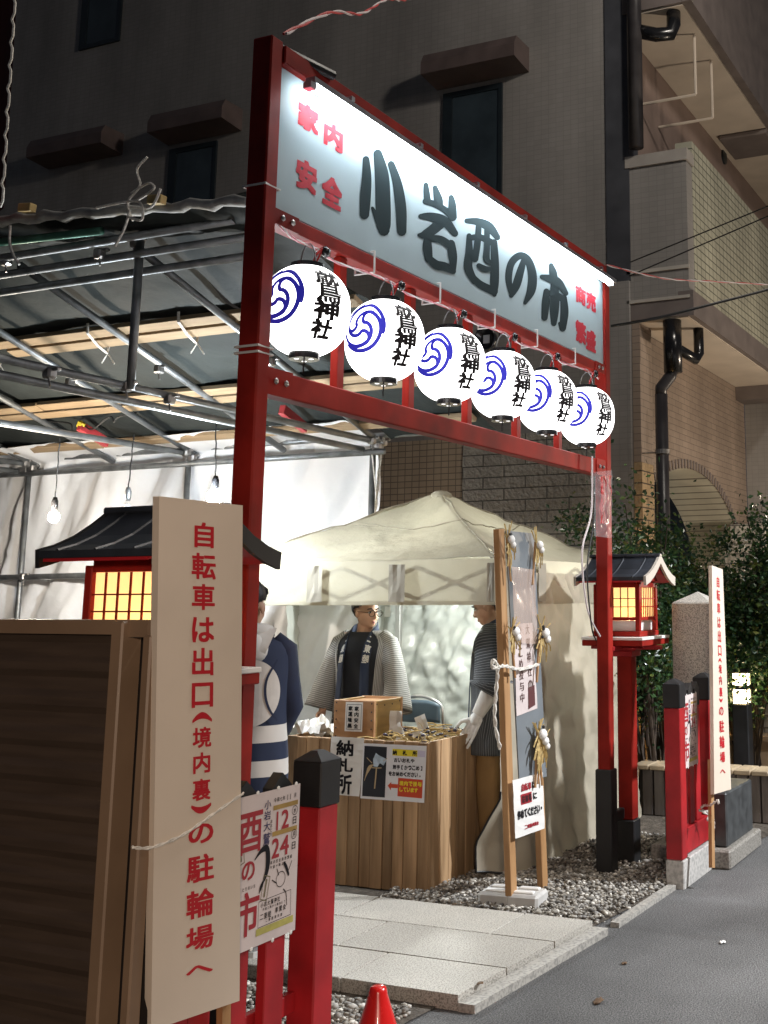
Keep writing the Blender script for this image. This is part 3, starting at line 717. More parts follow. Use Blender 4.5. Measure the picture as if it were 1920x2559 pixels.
# board
BOARD = mat('sign_board_enamel', (.36, .45, .49), .6, nz=(3, .05), bump=(6, .04, .01), spec=.25)
bd = piece('sign_board', (x0 + .002, GY + .016, 3.288), (x1 - .002, GY + .045, 3.903), BOARD, .003)
bp_ = Pl((x0, GY + .016, 3.288), (1, 0, 0), (0, 0, 1))
BF = lambda a, b, l=0: bp_.pt(a, b, .0015 + l)
def c8(x, y): return 640 + x * .5542, 60 + y * .5542
def big(mb, strokes):
    for i, s in enumerate(strokes):
        stroke(mb, lambda x, y, l=0: BF(*bp_.hit(*c8(x, y)), l), [(q[0], q[1], q[2] * 1.18) for q in s], lift=.0002 * (i % 7))
mb = MB()
big(mb, [
 [(548, 585, 34), (566, 680, 54), (572, 800, 58), (574, 900, 56), (576, 930, 44)], [(578, 930, 40), (548, 880, 26), (524, 830, 12)],
 [(495, 610, 26), (498, 690, 36), (492, 780, 42), (488, 860, 36)], [(608, 632, 26), (636, 720, 36), (652, 830, 42), (656, 935, 36)],
 # iwa
 [(765, 725, 18), (768, 760, 24), (772, 800, 26)], [(806, 737, 18), (820, 790, 34), (822, 815, 34)], [(879, 782, 20), (884, 820, 30), (884, 870, 34)],
 [(764, 800, 24), (810, 815, 26), (850, 838, 26), (888, 870, 30)],
 [(742, 868, 20), (790, 870, 34), (850, 890, 38), (896, 945, 26)], [(838, 890, 44), (800, 925, 40), (760, 950, 34), (734, 952, 14)],
 [(772, 960, 26), (772, 1010, 36), (778, 1060, 30)], [(775, 968, 26), (830, 972, 30), (875, 1000, 30)],
 [(878, 990, 30), (886, 1050, 34), (890, 1118, 16)], [(772, 1050, 24), (810, 1085, 34), (850, 1095, 34), (888, 1115, 22)],
 # tori
 [(950, 888, 20), (1000, 892, 30), (1050, 915, 36), (1088, 962, 24)], [(960, 955, 20), (960, 1030, 30), (956, 1100, 34), (985, 1160, 26)],
 [(1072, 985, 26), (1076, 1080, 32), (1074, 1170, 34), (1074, 1220, 18)], [(960, 965, 22), (1010, 962, 24), (1060, 985, 26)],
 [(1003, 905, 22), (998, 980, 26), (986, 1060, 26)], [(1040, 930, 22), (1040, 1000, 24), (1038, 1060, 26), (1060, 1080, 16)],
 [(1003, 1090, 20), (1030, 1105, 26), (1055, 1105, 18)], [(975, 1140, 24), (1010, 1175, 30), (1072, 1205, 32)],
 # no
 [(1205, 1070, 22), (1190, 1120, 30), (1172, 1180, 32), (1150, 1225, 18)], [(1152, 1220, 18), (1138, 1150, 26), (1150, 1080, 28), (1188, 1045, 28), (1225, 1065, 30), (1245, 1130, 34), (1240, 1200, 34), (1212, 1258, 14)],
 # ichi
 [(1330, 1088, 18), (1338, 1120, 30), (1344, 1150, 28)], [(1288, 1140, 18), (1320, 1148, 30), (1360, 1165, 34), (1396, 1215, 20)],
 [(1308, 1205, 22), (1305, 1260, 30), (1300, 1325, 24)], [(1308, 1212, 20), (1345, 1218, 24), (1385, 1242, 26)], [(1386, 1236, 26), (1390, 1300, 32), (1382, 1372, 26)], [(1382, 1372, 24), (1368, 1350, 12)],
 [(1345, 1165, 30), (1346, 1240, 36), (1344, 1300, 34), (1342, 1350, 22)]])
mb.build('lettering', SIGNBLK, bd).location = (0, 0, 0)
mb = MB()
for ch, x0_, y0_, x1_, y1_ in (('家', 186, 338, 284, 512), ('内', 304, 428, 393, 590), ('安', 178, 594, 276, 780), ('全', 294, 668, 389, 852)):
    a, b, w_, h_ = bp_.box(*c8(x0_, y0_), *c8(x1_, y1_)); put(mb, BF, ch, a, b, w_, h_, .06)
for ch, x0_, y0_, x1_, y1_ in (('商', 1438, 708, 1464, 768), ('売', 1465, 724, 1489, 784), ('繁', 1438, 797, 1465, 865), ('盛', 1464, 819, 1489, 884)):
    a, b, w_, h_ = bp_.box(x0_, y0_, x1_, y1_); put(mb, BF, ch, a, b, w_, h_, .05)
o = mb.build('lettering', mat('sign_red_characters', (.50, .008, .03), .7, nz=None), bd); o.location = (0, 0, 0); o['label'] = 'red brush characters'
# LED batten along the top of the board
LED = mat('led_tube', (1, 1, 1), .4, nz=None, emit=(.86, .95, 1), es=54)
zl = 3.83; yl = GY - .075
mb = MB(); mb.tube([(3.70, yl, zl), (7.06, yl, zl)], .013, 8); lt = mb.build('light_tube', LED, gt)
mb = MB(); mb.span((3.68, yl - .024, zl + .0145), (7.12, yl + .024, zl + .040)); mb.span((3.66, yl - .02, zl - .014), (3.698, yl + .02, zl + .014)); mb.span((7.062, yl - .02, zl - .014), (7.10, yl + .02, zl + .014))
mb.build('light_housing', ALU, gt)
mb = MB()
for k in range(6):
    X = 3.95 + k * .58; mb.beam((X, yl, zl + .04), (X, GY + .01, 3.92), .02, .01); mb.span((X - .012, yl - .03, zl + .0405), (X + .012, yl + .03, zl + .06))
mb.build('light_bracket', ALU, gt)

# ================================================================ six paper lanterns
LR, LH = .182, .178
def lan_r(z): return LR * (1 - abs(z / (LH * 1.10)) ** 2.4) ** .52
lz = 2.912
def crest_surface(az0, zc):
    def fn(a, b, l=0):
        z = zc + b; r_ = lan_r(max(-LH, min(LH, z))) + .0025 + l; az = az0 + a / LR
        return V((r_ * math.cos(az), r_ * math.sin(az), z))
    return fn
def fine(mb0, step=.02):
    """cut a flat mesh into small cells so that it can be wrapped round the paper"""
    bm = bmesh.new(); vs = [bm.verts.new(p) for p in mb0.v]
    for f in mb0.f:
        try: bm.faces.new([vs[i] for i in f])
        except ValueError: pass
    for ax in (0, 1):
        c = [q.co[ax] for q in bm.verts]; lo, hi = min(c), max(c); k = lo + step
        while k < hi:
            n_ = V((0, 0, 0)); n_[ax] = 1; p_ = V((0, 0, 0)); p_[ax] = k
            bmesh.ops.bisect_plane(bm, geom=bm.verts[:] + bm.edges[:] + bm.faces[:], plane_co=p_, plane_no=n_); k += step
    bm.verts.index_update(); out = ([q.co.copy() for q in bm.verts], [[q.index for q in f.verts] for f in bm.faces]); bm.free(); return out
PAPERL = bpy.data.materials.new('glowing_lantern_paper'); PAPERL.use_nodes = True
_nt = PAPERL.node_tree; _b = _nt.nodes['Principled BSDF']; _b.inputs['Base Color'].default_value = (.8, .8, .8, 1)
_g = nd(_nt, 'ShaderNodeTexCoord'); _s = nd(_nt, 'ShaderNodeSeparateXYZ'); _nt.links.new(_g.outputs['Object'], _s.inputs[0])
_m = nd(_nt, 'ShaderNodeMath', operation='SINE'); _m2 = nd(_nt, 'ShaderNodeMath', operation='MULTIPLY'); _m2.inputs[1].default_value = 420
_nt.links.new(_s.outputs[2], _m2.inputs[0]); _nt.links.new(_m2.outputs[0], _m.inputs[0])
_r2 = nd(_nt, 'ShaderNodeMapRange'); _r2.inputs[1].default_value = -1; _r2.inputs[3].default_value = 3.6; _r2.inputs[4].default_value = 4.4
_nt.links.new(_m.outputs[0], _r2.inputs[0]); _nt.links.new(_r2.outputs[0], _b.inputs['Emission Strength']); _b.inputs['Emission Color'].default_value = (1, .985, .97, 1)
def make_lantern():
    t = thing('paper_lantern', (3.824, GY + .01, lz), 'glowing round white paper lantern nearest the left post', 'lantern', 'row of white paper lanterns', local=True)
    prof = [(lan_r(z), z) for z in np.linspace(-LH, LH, 40)]
    MB().lathe(prof, n=36).build('paper_body', PAPERL, t, smooth=True)
    MB().lathe([(0, .172), (.066, .172), (.069, .176), (.069, .200), (.063, .200), (.063, .19), (0, .19)], n=28).build('top_ring', BLKG, t)
    MB().lathe([(0, -.205), (.055, -.205), (.062, -.205), (.062, -.172), (0, -.172)], n=28).build('bottom_ring', BLKG, t)
    mb = MB()
    for k in range(3): a = k * 2.09 + .6; mb.lathe([(0, -.2062), (.011, -.2062), (.011, -.2058), (0, -.2058)], (.034 * math.cos(a), .034 * math.sin(a), 0), 10)
    mb.build('vent_holes', mat('lit_vent', (1, 1, 1), .5, nz=None, emit=(1, 1, 1), es=1.5), t)
    mb = MB(); mb.tube([V((math.cos(a) * .062 * .4, math.cos(a) * .062 * .92, .19 + .10 * math.sin(a))) for a in np.linspace(0, math.pi, 13)], .0035, 5); mb.build('handle', STEEL, t)
    mb = MB(); mb.tube([(0, 0, -.206), (.004, .002, -.222), (-.003, 0, -.238), (.002, .002, -.26)], .0035, 5); mb.build('hook', CABB, t)
    # the shrine's name down one side
    f = MB(); flat = lambda a, b, l=0: V((a, b, l))
    for ch, b, w_, h_, bo in (('鷲', .072, .124, .150, .03), ('神', -.030, .116, .078, .05), ('社', -.105, .104, .076, .05)): put(f, flat, ch, .004 if ch == '鷲' else (-.006 if ch == '神' else -.016), b, w_, h_, bo)
    vs, fs = fine(f); fn = crest_surface(R(246), 0); g = MB(); g.add([fn(p.x, p.y, p.z) for p in vs], fs); g.build('lettering', mat('lantern_black', (.02, .015, .018), .7, nz=None), t)
    # three-comma crest in blue outline
    f = MB(); Rr, h = .110, .030
    for k in range(3):
        t0 = R(165 + 120 * k); ro = lambda s: Rr * (.76 + .24 * min(1, s / .55)); ri = lambda s: ro(s) - 2 * h * (1 - s) ** .75
        P2 = lambda r_, s: (r_ * math.cos(t0 - R(185) * s), r_ * math.sin(t0 - R(185) * s))
        outer = [P2(ro(s), s) for s in np.linspace(0, 1, 16)]; inner = [P2(ri(s), s) for s in np.linspace(.97, 0, 14)]
        rc = (ro(0) + ri(0)) / 2; c_ = (rc * math.cos(t0), rc * math.sin(t0)); head = [(c_[0] + h * math.cos(t0 + math.pi + q), c_[1] + h * math.sin(t0 + math.pi + q)) for q in np.linspace(0, -math.pi, 9)]
        stroke(f, flat, [(x, y, .018) for x, y in outer + inner + head[1:]], n=2, lift=.00015 * k)
    vs, fs = fine(f, .012); fn = crest_surface(R(177), .030); g = MB(); g.add([fn(p.x, p.y, p.z) for p in vs], fs); g.build('crest', mat('lantern_blue', (.02, .02, .42), .7, nz=None, emit=(.05, .05, .8), es=.25), t)
    return t
LT = make_lantern()
ords = ['second', 'third', 'fourth', 'fifth']
for k, X in enumerate((4.423, 5.03, 5.625, 6.215, 6.83)):
    c = copy_tree(LT); c.location = (X, GY + .01, lz - .004 * (k + 1))
    c['label'] = 'glowing round white paper lantern, ' + (ords[k] + ' from the left in the row' if k < 4 else 'last of the row, against the right post')

# ================================================================ cables on the gate
def cable(name, pts, r, m, label, n=8, twist=None, group=None):
    P = [V(p) for p in spline(pts, n)]; mb = MB()
    if twist:
        for j, mm in enumerate(m):
            Q = [p + V((0, math.cos(i * twist + j * math.pi), math.sin(i * twist + j * math.pi))) * r * 1.1 for i, p in enumerate(P)]
            mb.tube(Q, r, 5, mi=j)
        o = mb.build(name, list(m))
    else:
        mb.tube(P, r, 6); o = mb.build(name, m)
    return tag(o, label, 'cable', group)
pts = [(3.6, GY - .01, 3.215)]
for X in (3.824, 4.423, 5.03, 5.625, 6.215, 6.83):
    pts += [(X - .12, GY - .01, 3.185), (X + .02, GY - .005, 3.19), (X + .16, GY - .012, 3.165)]
cable('lantern_cable', pts, .0034, (CABW, mat('pink_cable', (.55, .16, .2), .5, nz=None)), 'twisted white and pink flex looping along the lantern rail', 6, 1.1)
for k, X in enumerate((3.824, 4.423, 5.03, 5.625, 6.215, 6.83)):
    s = thing('lamp_plug', (X + .05, GY - .015, 3.19), 'black plug and cord at the %s lantern' % (['first', 'second', 'third', 'fourth', 'fifth', 'sixth'][k]), 'plug', 'plugs above the lanterns', local=True)
    MB().ball((.02, -.012, -.008), (.03, .022, .028), 1).build('plug', BLKG, s, smooth=True)
    mb = MB(); mb.tube([(.0, -.01, 0), (-.03, -.005, -.03), (-.05, .01, -.10), (-.055, .02, -.13)], .005, 5); mb.tube([(.0, -.012, 0), (-.015, 0, -.05), (-.045, .015, -.115)], .004, 5); mb.build('cord', CABR, s)
a = at(712, 84, 'Y', GY + .02); b = at(1010, 0, 'Y', GY + 1.5)
cable('overhead_cable', [a, a.lerp(b, .25) + V((0, 0, .045)), a.lerp(b, .5) + V((0, 0, -.01)), a.lerp(b, .75) + V((0, 0, .04)), b, b + (b - a) * .3], .006, (CABR, CABW), 'twisted red and white cable rising from the top of the left gate post', 10, .9)
a = at(1515, 662, 'Y', GY + .02); b = at(1925, 712, 'Y', GY - .6)
cable('overhead_cable', [a, a.lerp(b, .3) + V((0, 0, -.05)), a.lerp(b, .6) + V((0, 0, -.03)), b, b + (b - a) * .2], .004, (CABR, CABW), 'twisted red and white cable leading right from the right gate post', 12, .9)
cable('black_cable', [at(1528, 815, 'X', 8), at(1640, 795, 'X', 8), at(1780, 760, 'X', 8.2), at(1925, 722, 'X', 8.6), at(2050, 680, 'X', 9)], .011, CABB, 'thick black cable sagging across the balcony tiles')
cable('telephone_wire', [at(1576, 655, 'X', 11), at(1920, 515, 'X', 10.6), at(2000, 480, 'X', 10.5)], .007, CABB, 'thin upper wire crossing the balcony end', 4)
cable('telephone_wire', [at(1572, 690, 'X', 11), at(1920, 540, 'X', 10.6), at(2000, 505, 'X', 10.5)], .007, CABB, 'thin lower wire crossing the balcony end', 4)
a = at(1480, 1140, 'Y', GY - .03)
cable('hanging_cable', [a, at(1478, 1280, 'Y', GY - .04), at(1455, 1380, 'Y', GY - .06), at(1468, 1520, 'Y', GY - .05), at(1500, 1590, 'Y', GY - .03)], .006, CABW, 'pale flex hanging loose beside the right gate post')
cable('hanging_cable', [at(1487, 1190, 'Y', GY - .03), at(1484, 1300, 'Y', GY - .04), at(1468, 1420, 'Y', GY - .06), at(1478, 1560, 'Y', GY - .05), at(1490, 1600, 'Y', GY - .03)], .005, CABB, 'thin dark flex hanging beside the right gate post')
# clear bag of spare flex tied to the right post
bg_ = thing('plastic_bag', (7.15, GY - .04, 1.9), 'clear plastic bag of bundled red flex tied to the right gate post', 'bag')
A = at(1481, 1180, 'Y', GY - .03); B = at(1527, 1175, 'Y', GY - .03); Cc = at(1524, 1345, 'Y', GY - .03); Dd = at(1481, 1340, 'Y', GY - .03)
CLEAR = bpy.data.materials.new('clear_plastic'); CLEAR.use_nodes = True; _nt = CLEAR.node_tree; _b = _nt.nodes['Principled BSDF']
_b.inputs['Roughness'].default_value = .12; _b.inputs['Base Color'].default_value = (.8, .8, .8, 1); _b.inputs['Alpha'].default_value = .16; _b.inputs['Specular IOR Level'].default_value = .9
def bagf(s):
    return lambda u, v: (A.lerp(B, u)).lerp(Dd.lerp(Cc, u), v) + V((0, -s * (.012 + .035 * math.sin(math.pi * v) * math.sin(math.pi * u)) + .012 * fbm((u * 5, v * 9, s * 3)), 0))
mb = MB(); mb.grid(bagf(1), 14, 24); mb.build('film', CLEAR, bg_, smooth=True)
mb = MB(); rnd = random.Random(3)
for k in range(16):
    u = rnd.uniform(.2, .8); pts = []
    for j in range(7):
        v = .08 + .72 * j / 6; q = A.lerp(B, min(.92, max(.08, u + rnd.uniform(-.07, .07)))).lerp(Dd.lerp(Cc, u), v); pts.append(q + V((0, -.02 + rnd.uniform(-.012, .012), 0)))
    mb.tube([V(p) for p in spline(pts, 3)], .0048, 5, mi=rnd.choice((0, 0, 1)))
mb.build('flex_bundle', [mat('salmon_flex', (.5, .2, .16), .4, nz=None), CABR], bg_)
# ================================================================ shrine lamps on posts
SHING = mat('dark_copper_roof', (.022, .026, .034), .42, nz=(7, .35), bump=(40, .1, .004))
PANE = bpy.data.materials.new('lit_paper_pane'); PANE.use_nodes = True; _nt = PANE.node_tree; _b = _nt.nodes['Principled BSDF']
_b.inputs['Base Color'].default_value = (.75, .5, .2, 1); _b.inputs['Emission Color'].default_value = (1, .79, .40, 1); _b.inputs['Emission Strength'].default_value = 1.35
_t = nd(_nt, 'ShaderNodeBsdfTranslucent'); _t.inputs[0].default_value = (.95, .82, .55, 1); _x = nd(_nt, 'ShaderNodeMixShader'); _x.inputs[0].default_value = .6
_nt.links.new(_b.outputs[0], _x.inputs[1]); _nt.links.new(_t.outputs[0], _x.inputs[2]); _nt.links.new(_x.outputs[0], _nt.nodes['Material Output'].inputs[0])
BULBW = mat('warm_bulb_glow', (1, .8, .5), .4, nz=None, emit=(1, .74, .36), es=130)
def shrine_lamp(loc, label):
    t = thing('shrine_lamp', loc, label, 'shrine lamp', 'red shrine lamps beside the gate', local=True)
    P = lambda a, b, n, m, bev=.004, par=None: MB().span(a, b, bev).build(n, m, par or t)
    P((-.052, -.052, .31), (.052, .052, 1.40), 'post', RED, .006)
    P((-.062, -.062, 0), (.062, .062, .309), 'post_sleeve', BLK, .006)
    mb = MB()
    for k, (h, z0, z1) in enumerate(((.09, 1.36, 1.40), (.15, 1.402, 1.428))): mb.span((-h, -h * .8, z0), (h, h * .8, z1), .006)
    mb.span((-.31, -.03, 1.405), (.31, .03, 1.435), .004); mb.span((-.03, -.25, 1.4056), (.03, .25, 1.4346), .004); mb.build('bracket', CRIM, t)
    P((-.27, -.215, 1.436), (.27, .215, 1.475), 'tray', RED); P((-.274, -.219, 1.4752), (.274, .219, 1.494), 'tray_top', WHITEP, .003)
    P((-.19, -.17, 1.495), (.19, .17, 1.53), 'plinth', RED)
    P((-.15, -.135, 1.531), (.15, .135, 1.60), 'skirt', WHITEP, .003)
    mb = MB()
    for sx in (-1, 1):
        for sy in (-1, 1): mb.span((sx * .165 - .016, sy * .15 - .016, 1.531), (sx * .165 + .016, sy * .15 + .016, 1.84), .003)
    for z0, z1 in ((1.601, 1.622), (1.818, 1.86)):
        for s in (-1, 1):
            mb.span((s * .165 - .014, -.134, z0), (s * .165 + .014, .134, z1), .003); mb.span((-.149, s * .15 - .014, z0), (.149, s * .15 + .014, z1), .003)
    mb.build('frame', RED, t)
    for s in (-1, 1):
        MB().span((s * .161 - .001, -.133, 1.623), (s * .161 + .001, .133, 1.817)).build('pane', PANE, t)
        MB().span((-.148, s * .146 - .001, 1.623), (.148, s * .146 + .001, 1.817)).build('pane', PANE, t)
        mb = MB()
        for k in range(1, 5): mb.box((s * .170, -.133 + k * .0533, 1.72), (.006, .006, .193))
        for z in (1.69, 1.745): mb.box((s * .1705, 0, z), (.006, .265, .005))
        mb.build('lattice', BLK if False else RED, t)
        mb = MB()
        for k in range(1, 8): mb.box((-.148 + k * .037, s * .155, 1.72), (.004, .006, .193))
        for z in (1.69, 1.745): mb.box((0, s * .1555, z), (.295, .007, .006))
        mb.build('lattice', RED, t)
    mb = MB(); mb.ball((-.085, -.07, 1.655), .028, 2); mb.build('bulb', BULBW, t, smooth=True)
    # concave gabled roof, ridge along y
    L = .24; prof = [(-.305, 1.862), (-.23, 1.882), (-.15, 1.915), (-.075, 1.96), (0, 2.012)]
    full = prof + [(-x, z) for x, z in prof[-2::-1]]
    th = .024; out = [(x, z + th) for x, z in full] + [(x, z) for x, z in full[::-1]]
    mb = MB(); mb.prism([(x, -L, z) for x, z in out], (0, 2 * L, 0))
    for k in range(3): y = -L + 2 * L * (k + .5) / 3; mb.tube([(x, y, z + th) for x, z in full], .006, 5)
    mb.build('roof', SHING, t)
    P((-.03, -L - .02, 2.022), (.03, L + .02, 2.046), 'ridge_cap', SHING, .006)
    for s in (-1, 1):
        o2 = [(x, z + th + .004) for x, z in full] + [(x * .98, z - .032) for x, z in full[::-1]]
        mb = MB(); mb.prism([(x, s * (L + .001), z) for x, z in o2], (0, s * .018, 0)); mb.build('bargeboard', BLK if loc[0] < 5 else mat('pale_bargeboard', (.42, .38, .33), .6, nz=(6, .1)), t)
        mb = MB(); mb.prism([(x, s * .17, z) for x, z in ((-.15, 1.861), (.15, 1.861), (.10, 1.90), (0, 1.98), (-.10, 1.90))], (0, s * .012, 0))
        mb.prism([(x, s * .2, z) for x, z in ((-.03, 1.92), (.03, 1.92), (.012, 1.985), (-.012, 1.985))], (0, s * .02, 0)); mb.build('gable_panel', RED, t)
    mb = MB(); mb.prism([(x, -L + .02, z - .002) for x, z in full] + [(x, -L + .02, z - .012) for x, z in full[::-1]], (0, 2 * L - .04, 0)); mb.build('roof_lining', CRIM, t)
    return t
shrine_lamp((3.10, 2.865, .015), 'red shrine lamp with black curved roof half hidden by the near sign board')
shrine_lamp((7.53, 2.865, -.02), 'red shrine lamp with grey roof between the right gate post and the hedge')

# ================================================================ red picket fences
CONC = granite('footing_concrete', (.36, .35, .33), (.52, .50, .47), 40, .8)
def fence(x, s, label, n=4, z=0.0, base=0, L=.76, pk=()):
    """x: outer corner of the post beside the opening, s: direction the fence runs"""
    t = thing('picket_fence', (x, 2.38, z), label, 'fence', 'red picket fences either side of the entrance', local=True)
    def post(xa):
        MB().span((xa, -.05, base), (xa + s * .105, .055, 1.04), .005).build('post', CRIM, t)
        mb = MB(); mb.span((xa - s * .004, -.054, 1.041), (xa + s * .109, .059, 1.185), .004)
        x0_, x1_ = sorted((xa - s * .004, xa + s * .109)); mb.add([(x0_, -.054, 1.185), (x1_, -.054, 1.185), (x1_, .059, 1.185), (x0_, .059, 1.185), ((x0_ + x1_) / 2 - .02, -.01, 1.215), ((x0_ + x1_) / 2 + .02, -.01, 1.215), ((x0_ + x1_) / 2 + .02, .015, 1.215), ((x0_ + x1_) / 2 - .02, .015, 1.215)],
               [(0, 1, 5, 4), (1, 2, 6, 5), (2, 3, 7, 6), (3, 0, 4, 7), (4, 5, 6, 7)]); mb.build('post_cap', BLK, t)
    post(0); post(s * L)
    a, b = s * .106, s * (L - .001)
    MB().span((a, -.035, .16), (b, .035, .31), .004).build('bottom_rail', CRIM, t)
    MB().span((a, .018, .86), (b, .045, .92), .003).build('top_rail', CRIM, t)
    MB().span((a, .018, .42), (b, .045, .48), .003).build('middle_rail', CRIM, t)
    for xk in pk:
        xc = s * xk; wd = .047
        MB().span((xc - wd, -.018, .311), (xc + wd, .016, 1.02), .003).build('picket', CRIM, t)
        q = [(xc - wd - .002, 1.0205), (xc + wd + .002, 1.0205), (xc + wd + .002, 1.13), (xc, 1.172), (xc - wd - .002, 1.13)]
        mb = MB(); mb.prism([(X, -.02, Z) for X, Z in q], (0, .038, 0)); mb.build('picket_cap', BLK, t)
    if base:
        mb = MB(); mb.span((min(0, s * (L + .12)), -.056, -.02), (max(0, s * (L + .12)), .06, base - .002), .006); mb.build('footing', CONC, t)
    return t
fence(3.40, -1, 'red picket fence with black caps in the foreground, carrying the large poster', z=.03, L=.68, pk=(.265, .44, .60))
fence(7.035, 1, 'red picket fence with black caps on a concrete footing at the right of the entrance', z=.015, base=.15, L=.62, pk=(.185, .32, .455))

# ================================================================ festival posters on the fences
def festival_poster(t, w=.325, h=.44):
    fn = lambda a, b, l=0: V((a * .80, -.0015 - l, b))
    mb = MB(); rnd = random.Random(5)
    mb.grid(lambda u, v: (w * (u - .5), .004 * math.sin(u * 7) * math.sin(v * 5) * 0, h * (.5 - v)), 2, 2); mb.build('sheet', PAPERP, t, solid=.0006)
    def rects(items, m, lift, name='print'):
        q = MB()
        for a0, a1, b0, b1 in items: q.add([fn(a0, b0, lift), fn(a1, b0, lift), fn(a1, b1, lift), fn(a0, b1, lift)], [(0, 1, 2, 3)])
        q.build(name, m, t)
    rects([(.035, .19, .158, .172), (.035, .19, .081, .095)], GOLD, 0, 'gold_bands')
    rects([(-.04, .185, -.192, -.172)], mat('olive_band', (.42, .38, .10), .6, nz=(20, .2)), 0, 'yellow_band')
    q = MB()
    for ch, a, b, ww, hh in (('酉', -.095, .112, .135, .118), ('の', -.10, .004, .075, .054), ('市', -.10, -.118, .145, .125)): put(q, fn, ch, a, b, ww, hh, .022)
    for ch, a, b, ww, hh in (('1', .062, .124, .026, .056), ('2', .112, .124, .046, .056), ('2', .058, .045, .046, .058), ('4', .114, .045, .054, .058)): put(q, fn, ch, a, b, ww, hh, .02)
    q.build('red_lettering', INKR, t)
    q = MB()
    for ch, b in zip('小岩大鷲', (.180, .149, .117, .080)): put(q, fn, ch, .0, b, .040, .027 if ch != '鷲' else .036, .012)
    q.build('indigo_lettering', INKB, t)
    q = MB(); row(q, fn, '令和七年', .045, .188, .015, .018, .008); row(q, fn, '11', .122, .187, .024, .018, .01); row(q, fn, '月', .17, .188, .015, .018, .008)
    for ch, b in (('日', .112), ('日', .036)): put(q, fn, ch, .172, b, .022, .022, .01)
    row(q, fn, 'おおとり', .026, .128, .013, .0125, .006, vertical=True)
    for ch, b in (('水', .142), ('月', .070)):
        put(q, fn, ch, .172, b, .016, .016, .004)
        stroke(q, fn, [(.172 + .017 * math.cos(a), b + .0135 * math.sin(a), .002) for a in np.linspace(0, 6.28, 16)], n=2)
    row(q, fn, 'とりのいち', -.125, -.045, .012, .016, .006)
    row(q, fn, '家内安全商売繁盛', .035, .006, .011, .0175, .006); row(q, fn, '午前十時より', .035, -.008, .011, .0175, .004)
    row(q, fn, '小岩大鷲神社', -.01, -.108, .016, .020, .012); row(q, fn, '二東睦', -.01, -.142, .020, .024, .014); row(q, fn, '奉賛会', .08, -.138, .018, .024, .014)
    row(q, fn, '午後三時から境内にて', .0, -.122, .009, .014, .003); row(q, fn, '二東睦青年部', .02, -.157, .010, .018, .004)
    box = [(-.03, -.096), (.165, -.094), (.168, -.168), (-.03, -.170)]
    for i in range(4): x0_, y0_ = box[i]; x1_, y1_ = box[(i + 1) % 4]; stroke(q, fn, [(x0_, y0_, .0016), ((x0_ + x1_) / 2, (y0_ + y1_) / 2, .0016), (x1_, y1_, .0016)], n=2)
    stroke(q, fn, [(-.065, .030, .004), (-.03, .050, .014), (.004, .052, .022), (.014, .02, .026), (.010, -.012, .022), (-.004, -.035, .014)], lift=.0003)
    stroke(q, fn, [(-.006, -.038, .008), (-.022, -.055, .014), (-.03, -.07, .004)], lift=.0004)
    stroke(q, fn, [(.098 + .028 * math.cos(a), -.052 + .022 * math.sin(a), .0024) for a in np.linspace(0, 6.28, 20)], n=2)
    stroke(q, fn, [(.045, -.046, .003), (.062, -.055, .004), (.074, -.060, .003)], n=3); stroke(q, fn, [(.072, -.018, .003), (.080, -.03, .004), (.084, -.038, .003)], n=3)
    stroke(q, fn, [(.115, -.008, .010), (.130, -.022, .014), (.146, -.046, .010)], n=3); stroke(q, fn, [(.165, -.008, .0024), (.15, -.028, .0024), (.14, -.04, .0024)], n=3)
    stroke(q, fn, [(.118, -.085, .004), (.135, -.10, .004), (.142, -.135, .003)], n=3)
    q.build('black_lettering', INK, t)
    q = MB()
    for a, b, r_ in ((-.15, .062, 12), (.005, -.062, -14), (-.155, -.165, 8)):
        c, s = math.cos(R(r_)), math.sin(R(r_)); pts = [(-.018, -.034), (.018, -.034), (.018, .034), (-.018, .034)]
        for i in range(4):
            p, p2 = pts[i], pts[(i + 1) % 4]; f = lambda z: (a + z[0] * c - z[1] * s, b + z[0] * s + z[1] * c)
            x0_, y0_ = f(p); x1_, y1_ = f(p2); stroke(q, fn, [(x0_, y0_, .003), ((x0_ + x1_) / 2, (y0_ + y1_) / 2, .003), (x1_, y1_, .003)], n=2, lift=.0004)
        stroke(q, fn, [(a + .022 * s, b - .022 * c, .010), (a, b, .008), (a - .022 * s, b + .022 * c, .010)], n=2, lift=.0005)
    q.build('charm_drawings', mat('olive_grey_print', (.16, .14, .08), .6, nz=None), t)
    q = MB()
    for a in (-.14, -.05, .05, .14):
        for b in (.222, -.222): q.ball((a, -.001, b), (.008, .002, .007), 1)
    q.build('tape_tabs', PAPER, t)
fp = thing('festival_poster', (3.048, 2.348, .940), 'large festival poster with red brush lettering on the near red fence', 'poster', 'festival posters on the fences', local=True)
festival_poster(fp)
fp2 = copy_tree(fp); fp2.location = (7.28, 2.346, .90); fp2['label'] = 'festival poster on the far right red fence beside the tall narrow sign'

